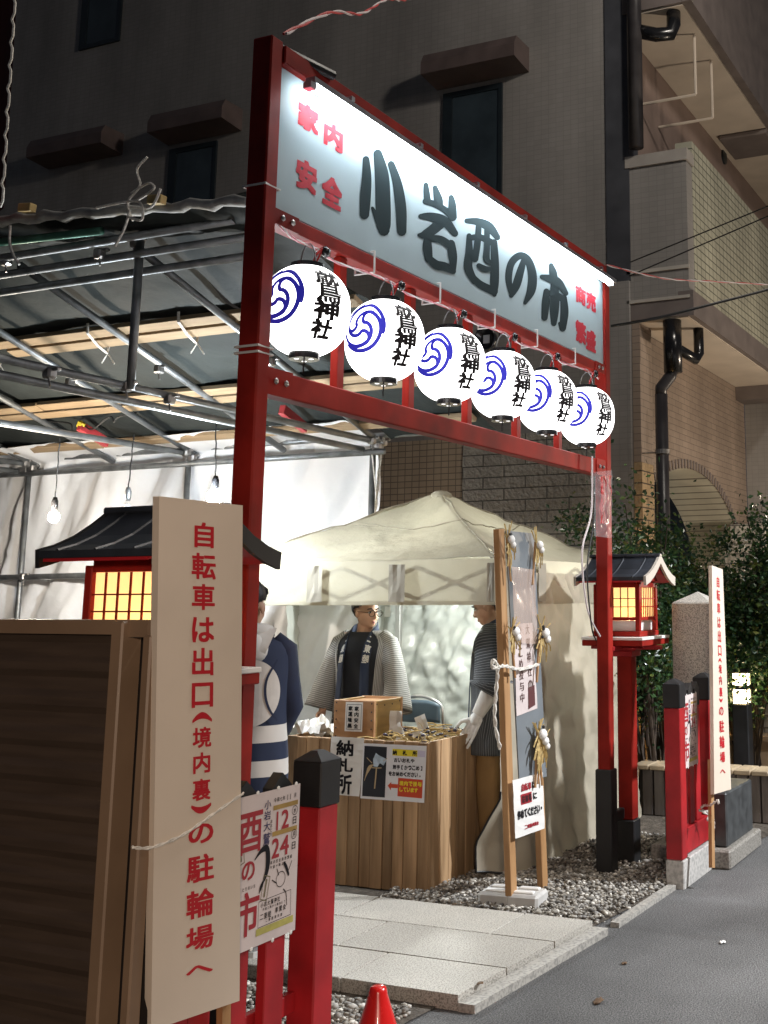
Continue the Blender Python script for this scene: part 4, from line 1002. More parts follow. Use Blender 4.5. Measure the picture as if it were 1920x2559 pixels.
# ================================================================ bicycle parking sign boards
CANV = mat('sign_canvas', (.70, .60, .49), .7, nz=(4, .04), bump=(240, .12, .002), transl=.12)
def parking_sign(TL, TR, BR, BL, label, name='sign_board', stakes=(.14, .93), foot=0, st=.4):
    TL, TR, BR, BL = map(V, (TL, TR, BR, BL)); base = (BL + BR) / 2; base.z = 0
    t = thing(name, base, label, 'sign board', 'bicycle parking sign boards')
    S = lambda u, v: TL.lerp(TR, u).lerp(BL.lerp(BR, u), v)
    n = (TR - TL).cross(BL - TL).normalized()
    if n.dot(CO - TL) < 0: n = -n
    th = .028; mb = MB()
    mb.grid(lambda u, v: S(u, v), 2, 4); mb.grid(lambda u, v: S(1 - u, v) - n * th, 2, 4)
    for A, B in ((TL, TR), (TR, BR), (BR, BL), (BL, TL)): mb.add([A, B, B - n * th, A - n * th], [(0, 3, 2, 1)])
    mb.build('panel', CANV, t)
    fn = lambda a, b, l=0: S(a, 1 - b) + n * (.0015 + l)
    mb = MB()
    W = (TR - TL).length; H = (BL - TL).length
    for ch, yc, h, w_ in LAY:
        if ch in '︵︶':
            sg = 1 if ch == '︵' else -1
            for dd in (0,): stroke(mb, fn, [(.52 - w_ / 2, 1 - yc - sg * h * .4, .006), (.52 - w_ * .25, 1 - yc + sg * h * .2, .011), (.52, 1 - yc + sg * h * .42, .013), (.52 + w_ * .25, 1 - yc + sg * h * .2, .011), (.52 + w_ / 2, 1 - yc - sg * h * .4, .006)])
        else: put(mb, fn, ch, .52, 1 - yc, w_, h, .028)
    mb.build('lettering', SIGNRED, t)
    if stakes:
        mb = MB()
        for u in stakes:
            top = S(u, st) - n * (th + .014); bot = S(u, 1) - n * (th + .014); d = (bot - top).normalized(); bot = bot + d * max(.05, (bot.z - foot) / max(.2, -d.z))
            mb.beam(top, bot, .03, .025, up=n)
        mb.build('stake', WOODS, t)
    return t, S, n
Lp = Pl(at(398.5, 1240, 'Y', 2.325), at(607, 1263, 'Y', 2.275) - at(398.5, 1240, 'Y', 2.325), at(599, 2501, 'Y', 2.275) - at(607, 1263, 'Y', 2.275))
LAY = []
for ch, x0_, y0_, x1_, y1_ in (('自', 487, 1304, 536, 1371), ('転', 480, 1381, 541, 1449), ('車', 481, 1459, 539, 1525), ('は', 482, 1542, 538, 1605), ('出', 482, 1618, 536, 1689), ('口', 482, 1704, 536, 1769),
    ('︵', 485, 1784, 533, 1805), ('境', 485, 1814, 532, 1870), ('内', 487, 1877, 530, 1934), ('裏', 484, 1942, 530, 2003), ('︶', 481, 2007, 530, 2029), ('の', 472, 2052, 535, 2113), ('駐', 467, 2128, 535, 2210), ('輪', 464, 2214, 534, 2301), ('場', 461, 2305, 531, 2383), ('へ', 460, 2402, 528, 2447)):
    a, b, w_, h_ = Lp.box(x0_, y0_, x1_, y1_); LAY.append((ch, b, h_, w_))
parking_sign(Lp.pt(0, 0), Lp.pt(1, 0), Lp.pt(1, 1), Lp.pt(0, 1), 'tall cream sign board with a column of red characters standing close in the left foreground')
rs = parking_sign(at(1779.5, 1413, 'Y', 2.27), at(1806.5, 1423, 'Y', 2.23), at(1827.6, 1972, 'Y', 2.13), at(1785.5, 1985, 'Y', 2.17), 'narrow cream sign board with red characters seen edge-on in front of the granite pillar', stakes=(.13,), foot=.12, st=.86)
# cords tying the boards
def cord(pts, r, label, m=ROPE, n=6):
    mb = MB(); P = [V(p) for p in spline(pts, n)]
    for j in range(2): mb.tube([p + V((0, math.sin(i * 1.3 + j * math.pi), math.cos(i * 1.3 + j * math.pi))) * r * .7 for i, p in enumerate(P)], r * .8, 5)
    return tag(mb.build('cord', m), label, 'cord')
q = Lp.pt(-.16, .70, .004); 
cord([Lp.pt(-.18, .665, -.02), Lp.pt(-.03, .668, .004), Lp.pt(.3, .655, .006), Lp.pt(.65, .625, .006), Lp.pt(1.02, .594, .004)], .0035, 'thin white twisted cord tied round the near sign board')
a = at(1747, 2025, 'Y', 2.30)
cord([a + V((-.02, -.02, .02)), a + V((.02, -.03, .03)), at(1775, 2012, 'Y', 2.2), at(1794, 2000, 'Y', 2.15), at(1796, 2008, 'Y', 2.14)], .006, 'white cord tying the narrow sign to the right fence')
cord([a, at(1772, 2030, 'Y', 2.27), at(1768, 2050, 'Y', 2.27)], .006, 'short loose end of white cord on the right fence')
cord([a + V((.01, 0, 0)), at(1782, 2045, 'Y', 2.25), at(1785, 2072, 'Y', 2.25)], .005, 'long loose end of white cord on the right fence')
cord([Lp.pt(-.06, .94, -.05), Lp.pt(-.03, 1.0, -.06), Lp.pt(-.01, 1.08, -.05), Lp.pt(.01, 1.18, -.06)], .004, 'white string hanging at the lower left of the near sign')

# ================================================================ brown steel sheet fence
BRN = mat('brown_corrugated_sheet', (.058, .039, .027), .5, nz=(3, .18), stretch=(1, 1, 14), bump=(50, .06, .003))
BRNF = mat('tan_fence_frame', (.20, .13, .08), .5, nz=(5, .1))
ft = thing('sheet_metal_fence', (2.55, 3.2, 0), 'brown corrugated metal fence with tan posts in the left foreground', 'metal fence')
XF, zT = 2.545, 1.688
dirv = V((.035, 1, 0)).normalized()                        # runs away to the left
def FP(s, z, d=0): return V((XF + dirv.x * s - d, 2.44 + s * dirv.y, z))
mb = MB()
prof = []; z = 0
while z < zT - .02:
    for dz, dd in ((0, 0), (.02, .012), (.055, .012), (.075, 0)): prof.append((min(z + dz, zT - .02), dd))
    z += .098
mb.add(sum([[FP(.035, z, -d + .0), FP(1.6, z, -d + .0)] for z, d in prof], []), [(2 * i, 2 * i + 1, 2 * i + 3, 2 * i + 2) for i in range(len(prof) - 1)]); mb.build('sheet', BRN, ft, solid=.002)
mb = MB(); mb.beam(FP(-.10, .82, -.035), FP(.04, .82, -.035), .01, 1.64); mb.build('gap_shade_strip', mat('gap_shade', (.012, .009, .008), .6, nz=(4, .2)), ft)  # dark strip stands in for the shaded gap between the posts
mb = MB(); mb.beam(FP(.06, zT - .02), FP(1.6, zT - .02), .05, .04); mb.beam(FP(-.072, zT - .023), FP(.057, zT - .023), .05, .046); mb.build('top_cap', BRNF, ft)
for s_, z0_ in ((.02, 0), (-.078, 0)):
    p = FP(s_, 0); MB().box((p.x - .01, p.y, (zT - .03) / 2 if s_ < 0 else zT / 2 - .001), (.075 if s_ > 0 else .045, .045 if s_ > 0 else .032, zT - (.05 if s_ < 0 else .004)), Matrix.Rotation(-.035, 3, 'Z'), .005).build('post', BRNF, ft)

# ================================================================ notice board with charms
NB = Pl(at(1240, 1322, 'Y', 3.1), (1, 0, 0), at(1272, 2268, 'Y', 3.1) - at(1240, 1322, 'Y', 3.1))
nbt = thing('notice_board', (6.4, 3.1, 0), 'tall leaning notice board on two wooden legs beside the stall', 'notice board')
NBS = 1.0
top = NB.pt(0, 0)
mb = MB()
def leg(px0, py0, px1, py1, w_=.075):
    A = at(px0, py0, 'Y', 3.1); B = at(px1, py1, 'Y', 3.1); MB().beam(A, B, w_, .04, up=(0, 1, 0), bev=.003).build('leg', WOODS, nbt)
leg(1247, 1322, 1279, 2268); leg(1320, 1345, 1357, 2228)
c0, c1, c2, c3 = at(1262, 1326, 'Y', 3.075), at(1332, 1333, 'Y', 3.075), at(1364, 1940, 'Y', 3.075), at(1296, 1960, 'Y', 3.075)
mb = MB(); mb.prism([c0, c1, c2, c3], (0, -.008, 0)); mb.build('panel', mat('blue_grey_panel', (.165, .185, .20), .55, nz=(3, .15), bump=(7, .1, .01)), nbt)
BQ = lambda a, b, l=0: c0.lerp(c1, a).lerp(c3.lerp(c2, a), b) + V((0, -.0095 - l, 0))
def inv(x, y):
    p = at(x, y, 'Y', 3.066); bb_ = (p.z - c0.z) / (c3.z - c0.z); l_, r_ = c0.lerp(c3, bb_), c1.lerp(c2, bb_); return (p.x - l_.x) / (r_.x - l_.x), bb_
def sheet(name, corners, m, label, parent=None, lift=.002, cat='poster'):
    P = [at(x, y, 'Y', 3.066 - lift) for x, y in corners]
    f = lambda u, v: P[0].lerp(P[1], u).lerp(P[3].lerp(P[2], u), v)
    t = thing(name, f(.5, 1), label, cat)
    mb = MB(); mb.grid(lambda u, v: f(u, v) + V((0, -.003 * math.sin(u * 5 + v * 7) ** 2, 0)), 4, 8); mb.build('sheet', m, t, solid=.0006)
    return t, (lambda a, b, l=0: f(a, 1 - b) + V((0, -.0045 - l, 0)))
t, fn = sheet('long_notice', [(1283, 1560), (1330, 1556), (1343, 1770), (1291, 1790)], PAPERP, 'long pinkish notice with a column of brush writing on the board')
mb = MB(); 
for k, ch in enumerate('大鷲神社の'): put(mb, fn, ch, .70, .93 - k * .16, .20, .12, .012)
for k, ch in enumerate('かっこめ授与中'): put(mb, fn, ch, .28, .93 - k * .125, .20, .10, .012)
mb.build('lettering', mat('faded_brown_ink', (.10, .055, .05), .6, nz=None), t)
mb = MB(); mb.add([fn(.55, .03), fn(.88, .05), fn(.9, .28), fn(.58, .27)], [(0, 1, 2, 3)]); mb.build('printed_stamp', mat('maroon_print', (.10, .03, .03), .6, nz=None), t)
t, fn = sheet('parking_notice', [(1281, 1950), (1356, 1930), (1361, 2070), (1288, 2096)], PAPER, 'white notice in red and black type low on the leaning board', lift=.011)
mb = MB(); row(mb, fn, '自転車', .27, .80, .12, .0, .05) if False else None
def line(mb, txt, x0_, x1_, b, h, bold=.05):
    n_ = len(txt); pw = (x1_ - x0_) / n_
    for i, ch in enumerate(txt): put(mb, fn, ch, x0_ + pw * (i + .5), b, pw * (.92 if ch not in '。、' else .35), h * (1 if ch not in '。、' else .35), bold)
mr_ = MB(); line(mr_, '自転車', .25, .58, .83, .13); line(mr_, '二東睦', .3, .55, .14, .07); line(mr_, '奉賛会', .55, .78, .14, .07)
mr_.add([fn(.22, .54), fn(.58, .54), fn(.58, .72), fn(.22, .72)], [(0, 1, 2, 3)]); mr_.build('red_print', INKR, t)
line(mb, 'は', .6, .74, .83, .12); line(mb, 'に', .62, .76, .63, .12); line(mb, '停めてください。', .08, .95, .38, .15); mb.build('black_print', INK, t)
mb = MB(); f0 = fn; fn = lambda a, b, l=0: f0(a, b, .0012 + l); line(mb, '駐輪場', .25, .56, .63, .13, .03); mb.build('overprint', mat('dark_overprint', (.03, .01, .012), .6, nz=None), t)
# shiny film wrapped over the top notice
P = [at(1276, 1416, 'Y', 3.055), at(1332, 1424, 'Y', 3.055), at(1340, 1610, 'Y', 3.055), at(1284, 1606, 'Y', 3.055)]
mb = MB(); mb.grid(lambda u, v: P[0].lerp(P[1], u).lerp(P[3].lerp(P[2], u), v) + V((0, -.008 - .012 * abs(fbm((u * 6, v * 2.2, 4))), 0)), 16, 26)
FILM = bpy.data.materials.new('pink_film'); FILM.use_nodes = True; _b = FILM.node_tree.nodes['Principled BSDF']; _b.inputs['Base Color'].default_value = (.72, .55, .46, 1); _b.inputs['Roughness'].default_value = .16; _b.inputs['Alpha'].default_value = .42; _b.inputs['Specular IOR Level'].default_value = .8
tag(mb.build('clear_film', FILM, smooth=True), 'crinkled glossy clear film hanging over the upper notice', 'film')
# little rake charms with straw and white paper
def charm(px, py, s, label, n=14, sticks=1, seed=1, flip=1):
    rnd = random.Random(seed); c = at(px, py, 'Y', 3.045); t = thing('rake_charm', c, label, 'charm', 'lucky rake charms on the notice board')
    mb = MB()
    for k in range(sticks): mb.tube([c + V((.01 * k, 0, .02)) * s, c + V((.05 * flip * (1 - 1.6 * k), -.005, -.24)) * s], .007 * s, 6)
    mb.build('bamboo_stick', WOODS, t)
    mb = MB()
    for k in range(n):
        a = rnd.uniform(-2.7, -.4); l_ = rnd.uniform(.07, .17) * s; p = c + V((rnd.uniform(-.02, .02), -.012, rnd.uniform(-.03, .02))) * s
        mb.tube([p, p + V((math.cos(a) * l_ * .5, -.012, math.sin(a) * l_ * .6)), p + V((math.cos(a) * l_ * .6, -.008, math.sin(a) * l_))], .0042 * s, 4)
    for k in range(5):
        a = rnd.uniform(.4, 2.7); l_ = rnd.uniform(.05, .12) * s; mb.tube([c + V((0, -.01, 0)), c + V((math.cos(a) * l_, -.015, math.sin(a) * l_))], .004 * s, 4)
    mb.build('straw', STRAW, t)
    mb = MB(); mb.ball(c + V((.005, -.03, .0)) * s, (.03 * s, .02 * s, .026 * s), 2); mb.ball(c + V((.02, -.035, -.03)) * s, (.022 * s, .016 * s, .02 * s), 2); mb.build('paper_ball', PAPER, t, smooth=True)
    mb = MB()
    for k in range(3): q = c + V((rnd.uniform(-.035, .035), -.03, rnd.uniform(-.02, .035))) * s; mb.ball(q, (.012 * s, .008 * s, .009 * s), 1)
    mb.build('dark_tags', BLK, t)
charm(1266, 1348, 1.0, 'straw charm with a white paper ball at the top left corner of the notice board', 10, 1, 2)
charm(1338, 1362, 1.0, 'straw charm hanging from the top right edge of the notice board', 12, 1, 3, -1)
charm(1276, 1578, 1.1, 'dark tagged straw charm at mid height on the board\'s left leg', 12, 1, 4)
charm(1350, 1582, 1.2, 'straw charm at mid height on the right edge of the board', 14, 1, 5, -1)
charm(1342, 1835, 1.25, 'largest bunch of straw and paper charms just above the white parking notice', 26, 2, 6)
charm(1352, 1852, 1.0, 'smaller straw charm overlapping the largest bunch on the board', 14, 1, 8, -1)
cord([at(1240, 1668, 'Y', 3.04), at(1262, 1664, 'Y', 3.03), at(1300, 1672, 'Y', 3.03), at(1345, 1660, 'Y', 3.03)], .008, 'white rope round the notice board at waist height')
cord([at(1246, 1668, 'Y', 3.03), at(1233, 1650, 'Y', 3.03), at(1232, 1668, 'Y', 3.03), at(1244, 1672, 'Y', 3.03), at(1240, 1730, 'Y', 3.04), at(1237, 1800, 'Y', 3.04), at(1250, 1870, 'Y', 3.04)], .009, 'white rope with a bow hanging down the left leg of the notice board')
for k, (px, py, lb) in enumerate(((1248, 2262, 'pale plastic foot weight on the left of the notice board leg'), (1318, 2268, 'pale plastic foot weight on the right of the notice board leg'))):
    p = at(px, py, 'Z', 0); fw = thing('foot_weight', p, lb, 'weight', 'plastic weights under the notice board', local=True, rot=.1)
    MB().box((0, .0, .045), (.20, .19, .085), None, .014).build('block', mat('grey_white_plastic', (.52, .51, .49), .5, nz=(7, .12)), fw)
    mb = MB(); mb.box((-.05, 0, .093), (.04, .12, .012), None, .004); mb.box((.05, 0, .093), (.04, .12, .012), None, .004); mb.build('grip', WHITEP, fw)

# little things lying about
def scrap(px, py, z, s, m, label, name, cat, seed):
    p = at(px, py, 'Z', z); rnd = random.Random(seed); t = MB()
    t.grid(lambda u, v: p + V(((u - .5) * s * 1.6, (v - .5) * s * math.sin(math.pi * min(.98, max(.02, u))), .004 + .35 * s * abs(fbm((u * 2 + seed, v * 2, seed))))), 5, 4)
    tag(t.build(name, m, smooth=True, solid=.0008), label, cat)
LEAFD = mat('dry_leaf', (.10, .055, .025), .7, nz=(30, .3))
scrap(1806, 2357, 0, .035, PAPER, 'small white paper scrap lying alone on the asphalt', 'paper_scrap', 'litter', 1)
scrap(1496, 2506, 0, .05, LEAFD, 'brown dead leaf on the asphalt beyond the paving corner', 'dead_leaf', 'leaf', 2)
scrap(1200, 2460, PZ, .03, LEAFD, 'dark dead leaf on the granite slab nearest the road', 'dead_leaf', 'leaf', 3)
scrap(1560, 2410, 0, .03, LEAFD, 'tiny dead leaf on the road beside the gravel edge', 'dead_leaf', 'leaf', 5)
scrap(1135, 2262, PZ, .025, LEAFD, 'dead leaf at the far edge of the paving by the counter', 'dead_leaf', 'leaf', 6)
# ================================================================ traffic cone
cn = thing('traffic_cone', (4.2, 2.665, 0), 'small red traffic cone cut off by the bottom edge of the picture', 'cone')
mb = MB(); mb.lathe([(0, .238), (.02, .238), (.031, .232), (.036, .218), (.038, .205), (.075, .095), (.098, .03), (.10, .016)], (4.2, 2.665, 0), 32); mb.build('body', mat('red_cone_plastic', (.62, .012, .010), .28, nz=(6, .08), coat=.4), cn, smooth=True)
mb = MB(); mb.span((4.06, 2.525, .0), (4.34, 2.805, .02), .006); mb.build('base', mat('red_cone_base', (.5, .012, .010), .35, nz=(6, .08)), cn)

# ================================================================ banner edge with lacing, top left
p0, p1 = at(50, 0, 'X', 4.5), at(12, 470, 'X', 4.5)
bt = thing('hanging_banner', (4.5, 5.6, 4), 'dark red banner laced to a white cord in the top left corner', 'banner')
q0, q1 = at(46, -60, 'X', 4.52), at(10, 520, 'X', 4.52)
mb = MB(); mb.grid(lambda u, v: q0.lerp(q1, v) + V((.03 * math.sin(u * 9), u * .5, 0)), 10, 8); mb.build('cloth', mat('dark_red_cloth', (.075, .018, .016), .85, nz=(7, .2), bump=(120, .1, .003)), bt)
mb = MB(); pts = [q0.lerp(q1, k / 40) + V((-.02, -.006 + (.014 if k % 4 == 0 else -.004), 0)) for k in range(41)]; mb.tube([V(p) for p in spline(pts, 2)], .008, 5); mb.build('lacing_cord', ROPE, bt)
# ================================================================ scaffold shelter behind the gate
XR_, ZR_, XE_, ZE_ = 5.0, 3.84, 7.65, 2.93
zr = lambda x: ZR_ - (x - XR_) * (ZR_ - ZE_) / (XE_ - XR_)
sc = thing('scaffold_shelter', (6.3, 7, 0), 'galvanised pipe scaffold shelter with a sloping roof frame and timber battens, left of the gate', 'scaffold')
PR = .0245
def pipe(p, q, r=PR, m=STEEL): 
    mb = MB(); mb.tube([p, V(p).lerp(V(q), .5), q], r, 12); return mb.build('pipe', m, sc, smooth=True)
def clamp(p, ax='y'):
    mb = MB(); p = V(p); mb.box(p, (.062, .062, .062), None, .012); mb.box(p + V((0, -.035, .02)), (.02, .06, .02), None, .004); mb.ball(p + V((.01, -.055, .02)), .013, 1); mb.tube([p + V((0, 0, -.03)), p + V((0, -.01, -.075))], .006, 5); mb.build('clamp', BOLT, sc)
BAYS = (4.99, 6.83, 8.67, 10.5)
for k, y in enumerate(BAYS):
    pipe((2.7, y, 2.965), (XE_ + .12, y, 2.945)); 
    if k != 1: pipe((2.7, y + .06, 2.895), (XE_ - .1, y + .06, 2.875))
    pipe((XE_, y + .03, 0), (XE_, y + .03, 2.95)); clamp((XE_, y - .01, 2.91)); clamp((XE_ + .09, y, 2.95))
    if k == 0: pipe((XR_, y - .05, 2.93), (XR_, y - .05, ZR_ - .02), .026)
    pipe((XR_, y - .02, ZR_ - .05), (XE_ + .05, y - .02, zr(XE_) + .0)); clamp((XE_ - .08, y - .01, zr(XE_ - .1) - .02)); clamp((6.3, y - .01, zr(6.3) - .06))
for y in (5.91, 7.75, 9.6):
    pipe((XR_, y, ZR_ - .05), (XE_ + .05, y, zr(XE_))); clamp((6.25, y + .01, zr(6.25) - .06))
pipe((XE_ - .02, 4.9, 2.86), (XE_ - .02, 11, 2.86)); pipe((XE_ + .06, 4.3, 3.0), (XE_ + .06, 11, 3.0))
pipe((XE_ - .04, 6.0, 1.955), (XE_ - .04, 11, 1.915)); clamp((XE_ - .04, 8.62, 1.935))
for dx, dz, y0 in ((-.12, -.035, 4.15), (-.02, -.105, 4.12), (.12, -.165, 4.1)): pipe((XR_ + dx, y0, ZR_ + dz), (XR_ + dx, 11, ZR_ + dz))
mb = MB(); ga, gb = at(254, 577, 'X', 4.8), at(-10, 607, 'X', 4.8); mb.tube([ga, gb, gb + (gb - ga) * .5], .024, 12); mb.build('pipe', mat('green_pipe', (.05, .14, .10), .4, .4, nz=(9, .2)), sc, smooth=True)
clamp((XR_, 4.97, ZR_ - .03)); clamp((XR_ - .05, 5.2, ZR_ - .08)); clamp((XR_ - .1, 5.91, ZR_ - .05)); clamp((XR_ + .05, 6.3, ZR_ - .1)); clamp((XR_, 4.97, 2.95)); clamp((XR_ + .35, 4.97, 2.93)); clamp((4.45, 4.97, 2.93))
for k, (x, d) in enumerate(((5.86, 0), (5.98, .002), (6.72, 0), (6.84, .003), (7.38, 0))):   # timber battens on the rafters
    y = 3.98 + (.5 if k == 1 else 0)
    while y < 11:
        y2 = y + (2.6 if k % 2 else 3.6); zz = zr(x) + .015 + d
        mb = MB(); mb.beam((x, y, zz), (x, min(y2, 11) - .01, zz + .004), .095, .035, up=(.343, 0, 1), bev=.003); mb.build('batten', PLANK, sc); y = y2 + (.9 if k == 1 else 0)
for px, py, dx in ((306, 1200, .3), ): pass
for y in (5.35, 6.15, 7.2):                               # cord lashings
    mb = MB()
    for d in (0, .012):
        z0 = zr(5.86) + .04; mb.tube([(5.80, y + d, zr(5.8) + .05), (5.805, y + d, zr(5.8) - .02), (5.93, y + d + .03, zr(5.93) - .035), (6.04, y + d + .05, zr(6.04) - .03), (6.05, y + d + .05, zr(6.05) + .02)], .005, 5)
    mb.tube([(6.04, y + .05, zr(6.04) - .03), (6.06, y + .0, zr(6.06) - .10)], .005, 5); mb.tube([(6.04, y + .05, zr(6.04) - .03), (6.05, y + .11, zr(6.05) - .09)], .005, 5)
    mb.build('lashing_cord', ROPE, sc)

for x, y in ((6.92, 5.35), (6.92, 7.35)):
    mb = MB(); mb.beam((x - .0, y, zr(x) - .06), (x + .32, y + .02, zr(x + .32) - .05), .05, .075, bev=.004); mb.build('red_bracket', mat('red_pipe_guard', (.32, .03, .035), .5, nz=(9, .2)), sc)
# tarpaulin
TARP = mat('grey_green_tarpaulin', (.022, .026, .025), .75, nz=(2.5, .25), bump=(5, .5, .03), spec=.2)
tp = thing('tarpaulin', (6.3, 7, 3.2), 'dark grey tarpaulin stretched over the scaffold roof and rolled round the ridge pole', 'tarpaulin')
def tarpf(xa, xb, ya, yb, s):
    def f(u, v):
        y = ya + (yb - ya) * u; x = xa + (xb - xa) * v
        z = zr(x) + .07 + .03 * abs(fbm((x * 1.6 + s, y * 1.1, s))) + .018 * fbm((x * 5, y * 2.2 + x * 2, s + 3)) - .022 * abs(math.sin((x - 5) * 3.4)) 
        return (x, y + .06 * fbm((x * 2, s, 9)) * (1 if u < .05 else 0), z)
    return f
mb = MB(); mb.grid(tarpf(4.86, 7.42, 4.9, 11.2, 1), 70, 34); mb.grid(tarpf(4.86, 7.72, 3.98, 4.90, 1), 14, 34); mb.build('roof_sheet', TARP, tp, smooth=True)
RA, RB = at(-60, 556, 'X', 4.72), at(640, 500, 'X', 4.72)
RD = RB - RA
def rl(u): return RA + RD * u
mb = MB(); mb.tube([rl(k / 29) + V((.010 * math.sin(k * 2.1), 0, .010 * math.sin(k * 1.7))) for k in range(30)], [.030 + .005 * math.sin(k * 2.6) for k in range(30)], 10); mb.build('rolled_edge', mat('pale_rolled_sheet', (.30, .30, .285), .65, nz=(8, .3), bump=(20, .5, .02)), tp, smooth=True)
mb = MB(); mb.grid(lambda u, v: rl(u) + V((.02 + .27 * v, 0, .03 - .10 * v - .04 * math.sin(v * 3.14) + .02 * fbm((u * 14, v * 3, 5)))), 40, 8); mb.build('ridge_flap', TARP, tp, smooth=True)
mb = MB()
for px_, py_ in ((68, 520), (392, 500)): mb.box(at(px_, py_, 'X', 4.66), (.05, .10, .05), Matrix.Rotation(.1, 3, 'X'), .004)
mb.build('timber_peg', mat('yellow_timber', (.42, .30, .12), .7, nz=(5, .2)), tp)
kn = at(335, 530, 'X', 4.66)
mb = MB()
for pts in ([(0, 0, -.05), (-.03, .02, .05), (-.02, -.05, .14), (-.02, -.02, .24), (-.02, -.09, .30)], [(-.03, .0, .1), (-.03, -.12, .14), (-.03, -.16, .10), (-.03, -.04, .05)], [(-.03, .25, .05), (-.03, .05, .055), (-.04, -.08, .03), (-.04, -.10, -.07), (-.04, .0, -.04)], [(-.03, 0, 0), (-.03, .03, -.1), (-.04, .08, -.2)], [(-.03, 0, .02), (-.03, -.15, .0), (-.04, -.22, .09)], [(-.04, .9, .03), (-.05, .88, -.08), (-.05, .84, -.16), (-.05, .79, -.22)]):
    mb.tube([kn + V(p) for p in spline(pts, 5)], .008, 5)
mb.build('tie_cord', ROPE, tp)
# white sheets
SHEET = mat('white_sheet', (.77, .78, .80), .75, nz=(1.4, .06), bump=(3, .3, .05), transl=.2)
sh = thing('sheet_wall', (7.75, 8, 0), 'white sheeting hung as the back wall of the scaffold shelter', 'sheet')
def sheetf(u, v):
    y = 5.02 + 6.5 * u
    if v < .22: s = v / .22; x = 7.28 + .46 * s; z = zr(7.28) + .0 - (zr(7.28) - 2.97) * s
    else: s = (v - .22) / .78; x = 7.74 + .05 * s; z = 2.97 * (1 - s)
    f = (fbm((y * 1.5 + z * .55, z * .35, 2)) * .17 + .11 * abs(fbm((y * 4.2 + z * 1.5, z * .7, 5))) + .02 * fbm((y * 11 + z * 4, z * 1.6, 8)))
    edge = min(1, u * 14)
    return (x + f * (.35 + .65 * edge), y + .02 * math.sin(z * 9) * (1 - edge), z + (.3 * f if v < .22 else 0))
mb = MB(); mb.grid(sheetf, 150, 70); mb.build('cloth', SHEET, sh, smooth=True)
mb = MB()
for z, l_ in ((2.9, .35), (2.35, .25), (1.6, .2)): mb.tube([V(p) for p in spline([(7.72, 5.08, z), (7.64, 5.03, z - .02), (7.62, 5.0, z - .1), (7.63, 4.97, z - l_)], 4)], .006, 5)
mb.build('tie_tape', ROPE, sh)
tag(cord([at(960, 1090, 'X', 7.7), at(951, 1150, 'X', 7.7), at(942, 1240, 'X', 7.7), at(934, 1330, 'X', 7.75), at(925, 1420, 'X', 7.8)], .009, 'white guy rope slanting down from the scaffold roof against the brown tiles'), None, None)
# small flood lamp clamped under the roof
c = at(1218, 850, 'X', 7.2); fl = thing('flood_lamp', c, 'small black round flood lamp clamped under the tarpaulin behind the lanterns', 'flood lamp')
rot_ = Matrix.Rotation(R(-90), 3, 'Y'); mb = MB(); mb.lathe([(0, -.07), (.05, -.07), (.075, -.02), (.085, .03), (.085, .045), (.075, .045), (.07, .03), (0, .028)], c, 20, rot=rot_); mb.build('housing', BLKG, fl, smooth=True)
mb = MB(); mb.box(c + V((-.032, -.01, .0)), (.004, .05, .06)); mb.build('rating_plate', mat('grey_plate', (.4, .4, .4), .5, nz=None), fl)
mb = MB(); mb.tube([c + V((0, -.095, 0)), c + V((.03, -.095, .10)), c + V((.03, 0, .15)), c + V((.03, .095, .10)), c + V((0, .095, 0))], .007, 6); mb.tube([c + V((.03, 0, .15)), c + V((.04, 0, .3))], .008, 6); mb.tube([V(p) for p in spline([c + V((.06, 0, 0)), c + V((.07, .06, -.09)), c + V((.05, .16, -.02)), c + V((.04, .14, .14))], 5)], .005, 5); mb.build('yoke', BLK, fl)
# hanging bulbs
def bulb(px, py, ptop, X, col, es, label, r=.045, pw=0):
    p = at(px, py, 'X', X); q = at(ptop[0], ptop[1], 'X', X); t = thing('hanging_bulb', p, label, 'light bulb', 'bulbs hanging in the shelter')
    mb = MB(); n_ = 10; mb.tube([p.lerp(q, k / n_) + V((0, .004 * math.sin(k * 1.9), .13 * (1 - k / n_))) for k in range(n_ + 1)], .005, 5); mb.build('flex', CABB, t)
    mb = MB(); mb.lathe([(0, .15), (.014, .15), (.02, .13), (.024, .12), (.024, .07), (.019, .05), (0, .05)], p, 14); mb.build('socket', BLKG if es else STEEL, t, smooth=True)
    g = mat('bulb_glass', (.9, .9, .9), .15, nz=None, emit=col, es=es) if es else mat('clear_bulb', (.7, .7, .7), .1, nz=None)
    mb = MB(); mb.ball(p + V((0, 0, .0)), (r, r, r * 1.1), 2); mb.build('glass', g, t, smooth=True)
    if pw:
        o_ = lamp('bulb_light', 'POINT', p + V((-.08, 0, -.02)), pw, col, .05)
bulb(135, 1292, (150, 1095), 6.5, (1, .88, .72), 120, 'lit warm round bulb hanging at the left of the shelter', .042, 150)
bulb(318, 1268, (335, 1085), 6.6, (1, 1, 1), 0, 'unlit bulb in a metal socket above the near lamp roof', .028)
bulb(537, 1243, (540, 1050), 6.35, (.86, .94, 1), 500, 'brilliant white bulb just above the near sign board', .055, 175)
sb = thing('extension_flex', at(190, 1060, 'X', 7.0), 'black extension flex with a yellow plug draped along the shelter tie beam', 'cable')
mb = MB(); mb.tube([V(p) for p in spline([at(x, y, 'X', 6.95) for x, y in ((70, 1035), (120, 1052), (175, 1058), (180, 1075), (195, 1078), (205, 1060), (230, 1073), (262, 1050), (280, 1042), (285, 1055), (298, 1042), (345, 1030))], 5)], .007, 5); mb.build('flex', CABB, sb)
mb = MB(); c = at(203, 1062, 'X', 6.94); mb.box(c, (.04, .07, .06), Matrix.Rotation(.5, 3, 'X'), .01); mb.build('plug', mat('yellow_plug', (.6, .5, .05), .5, nz=None), sb)

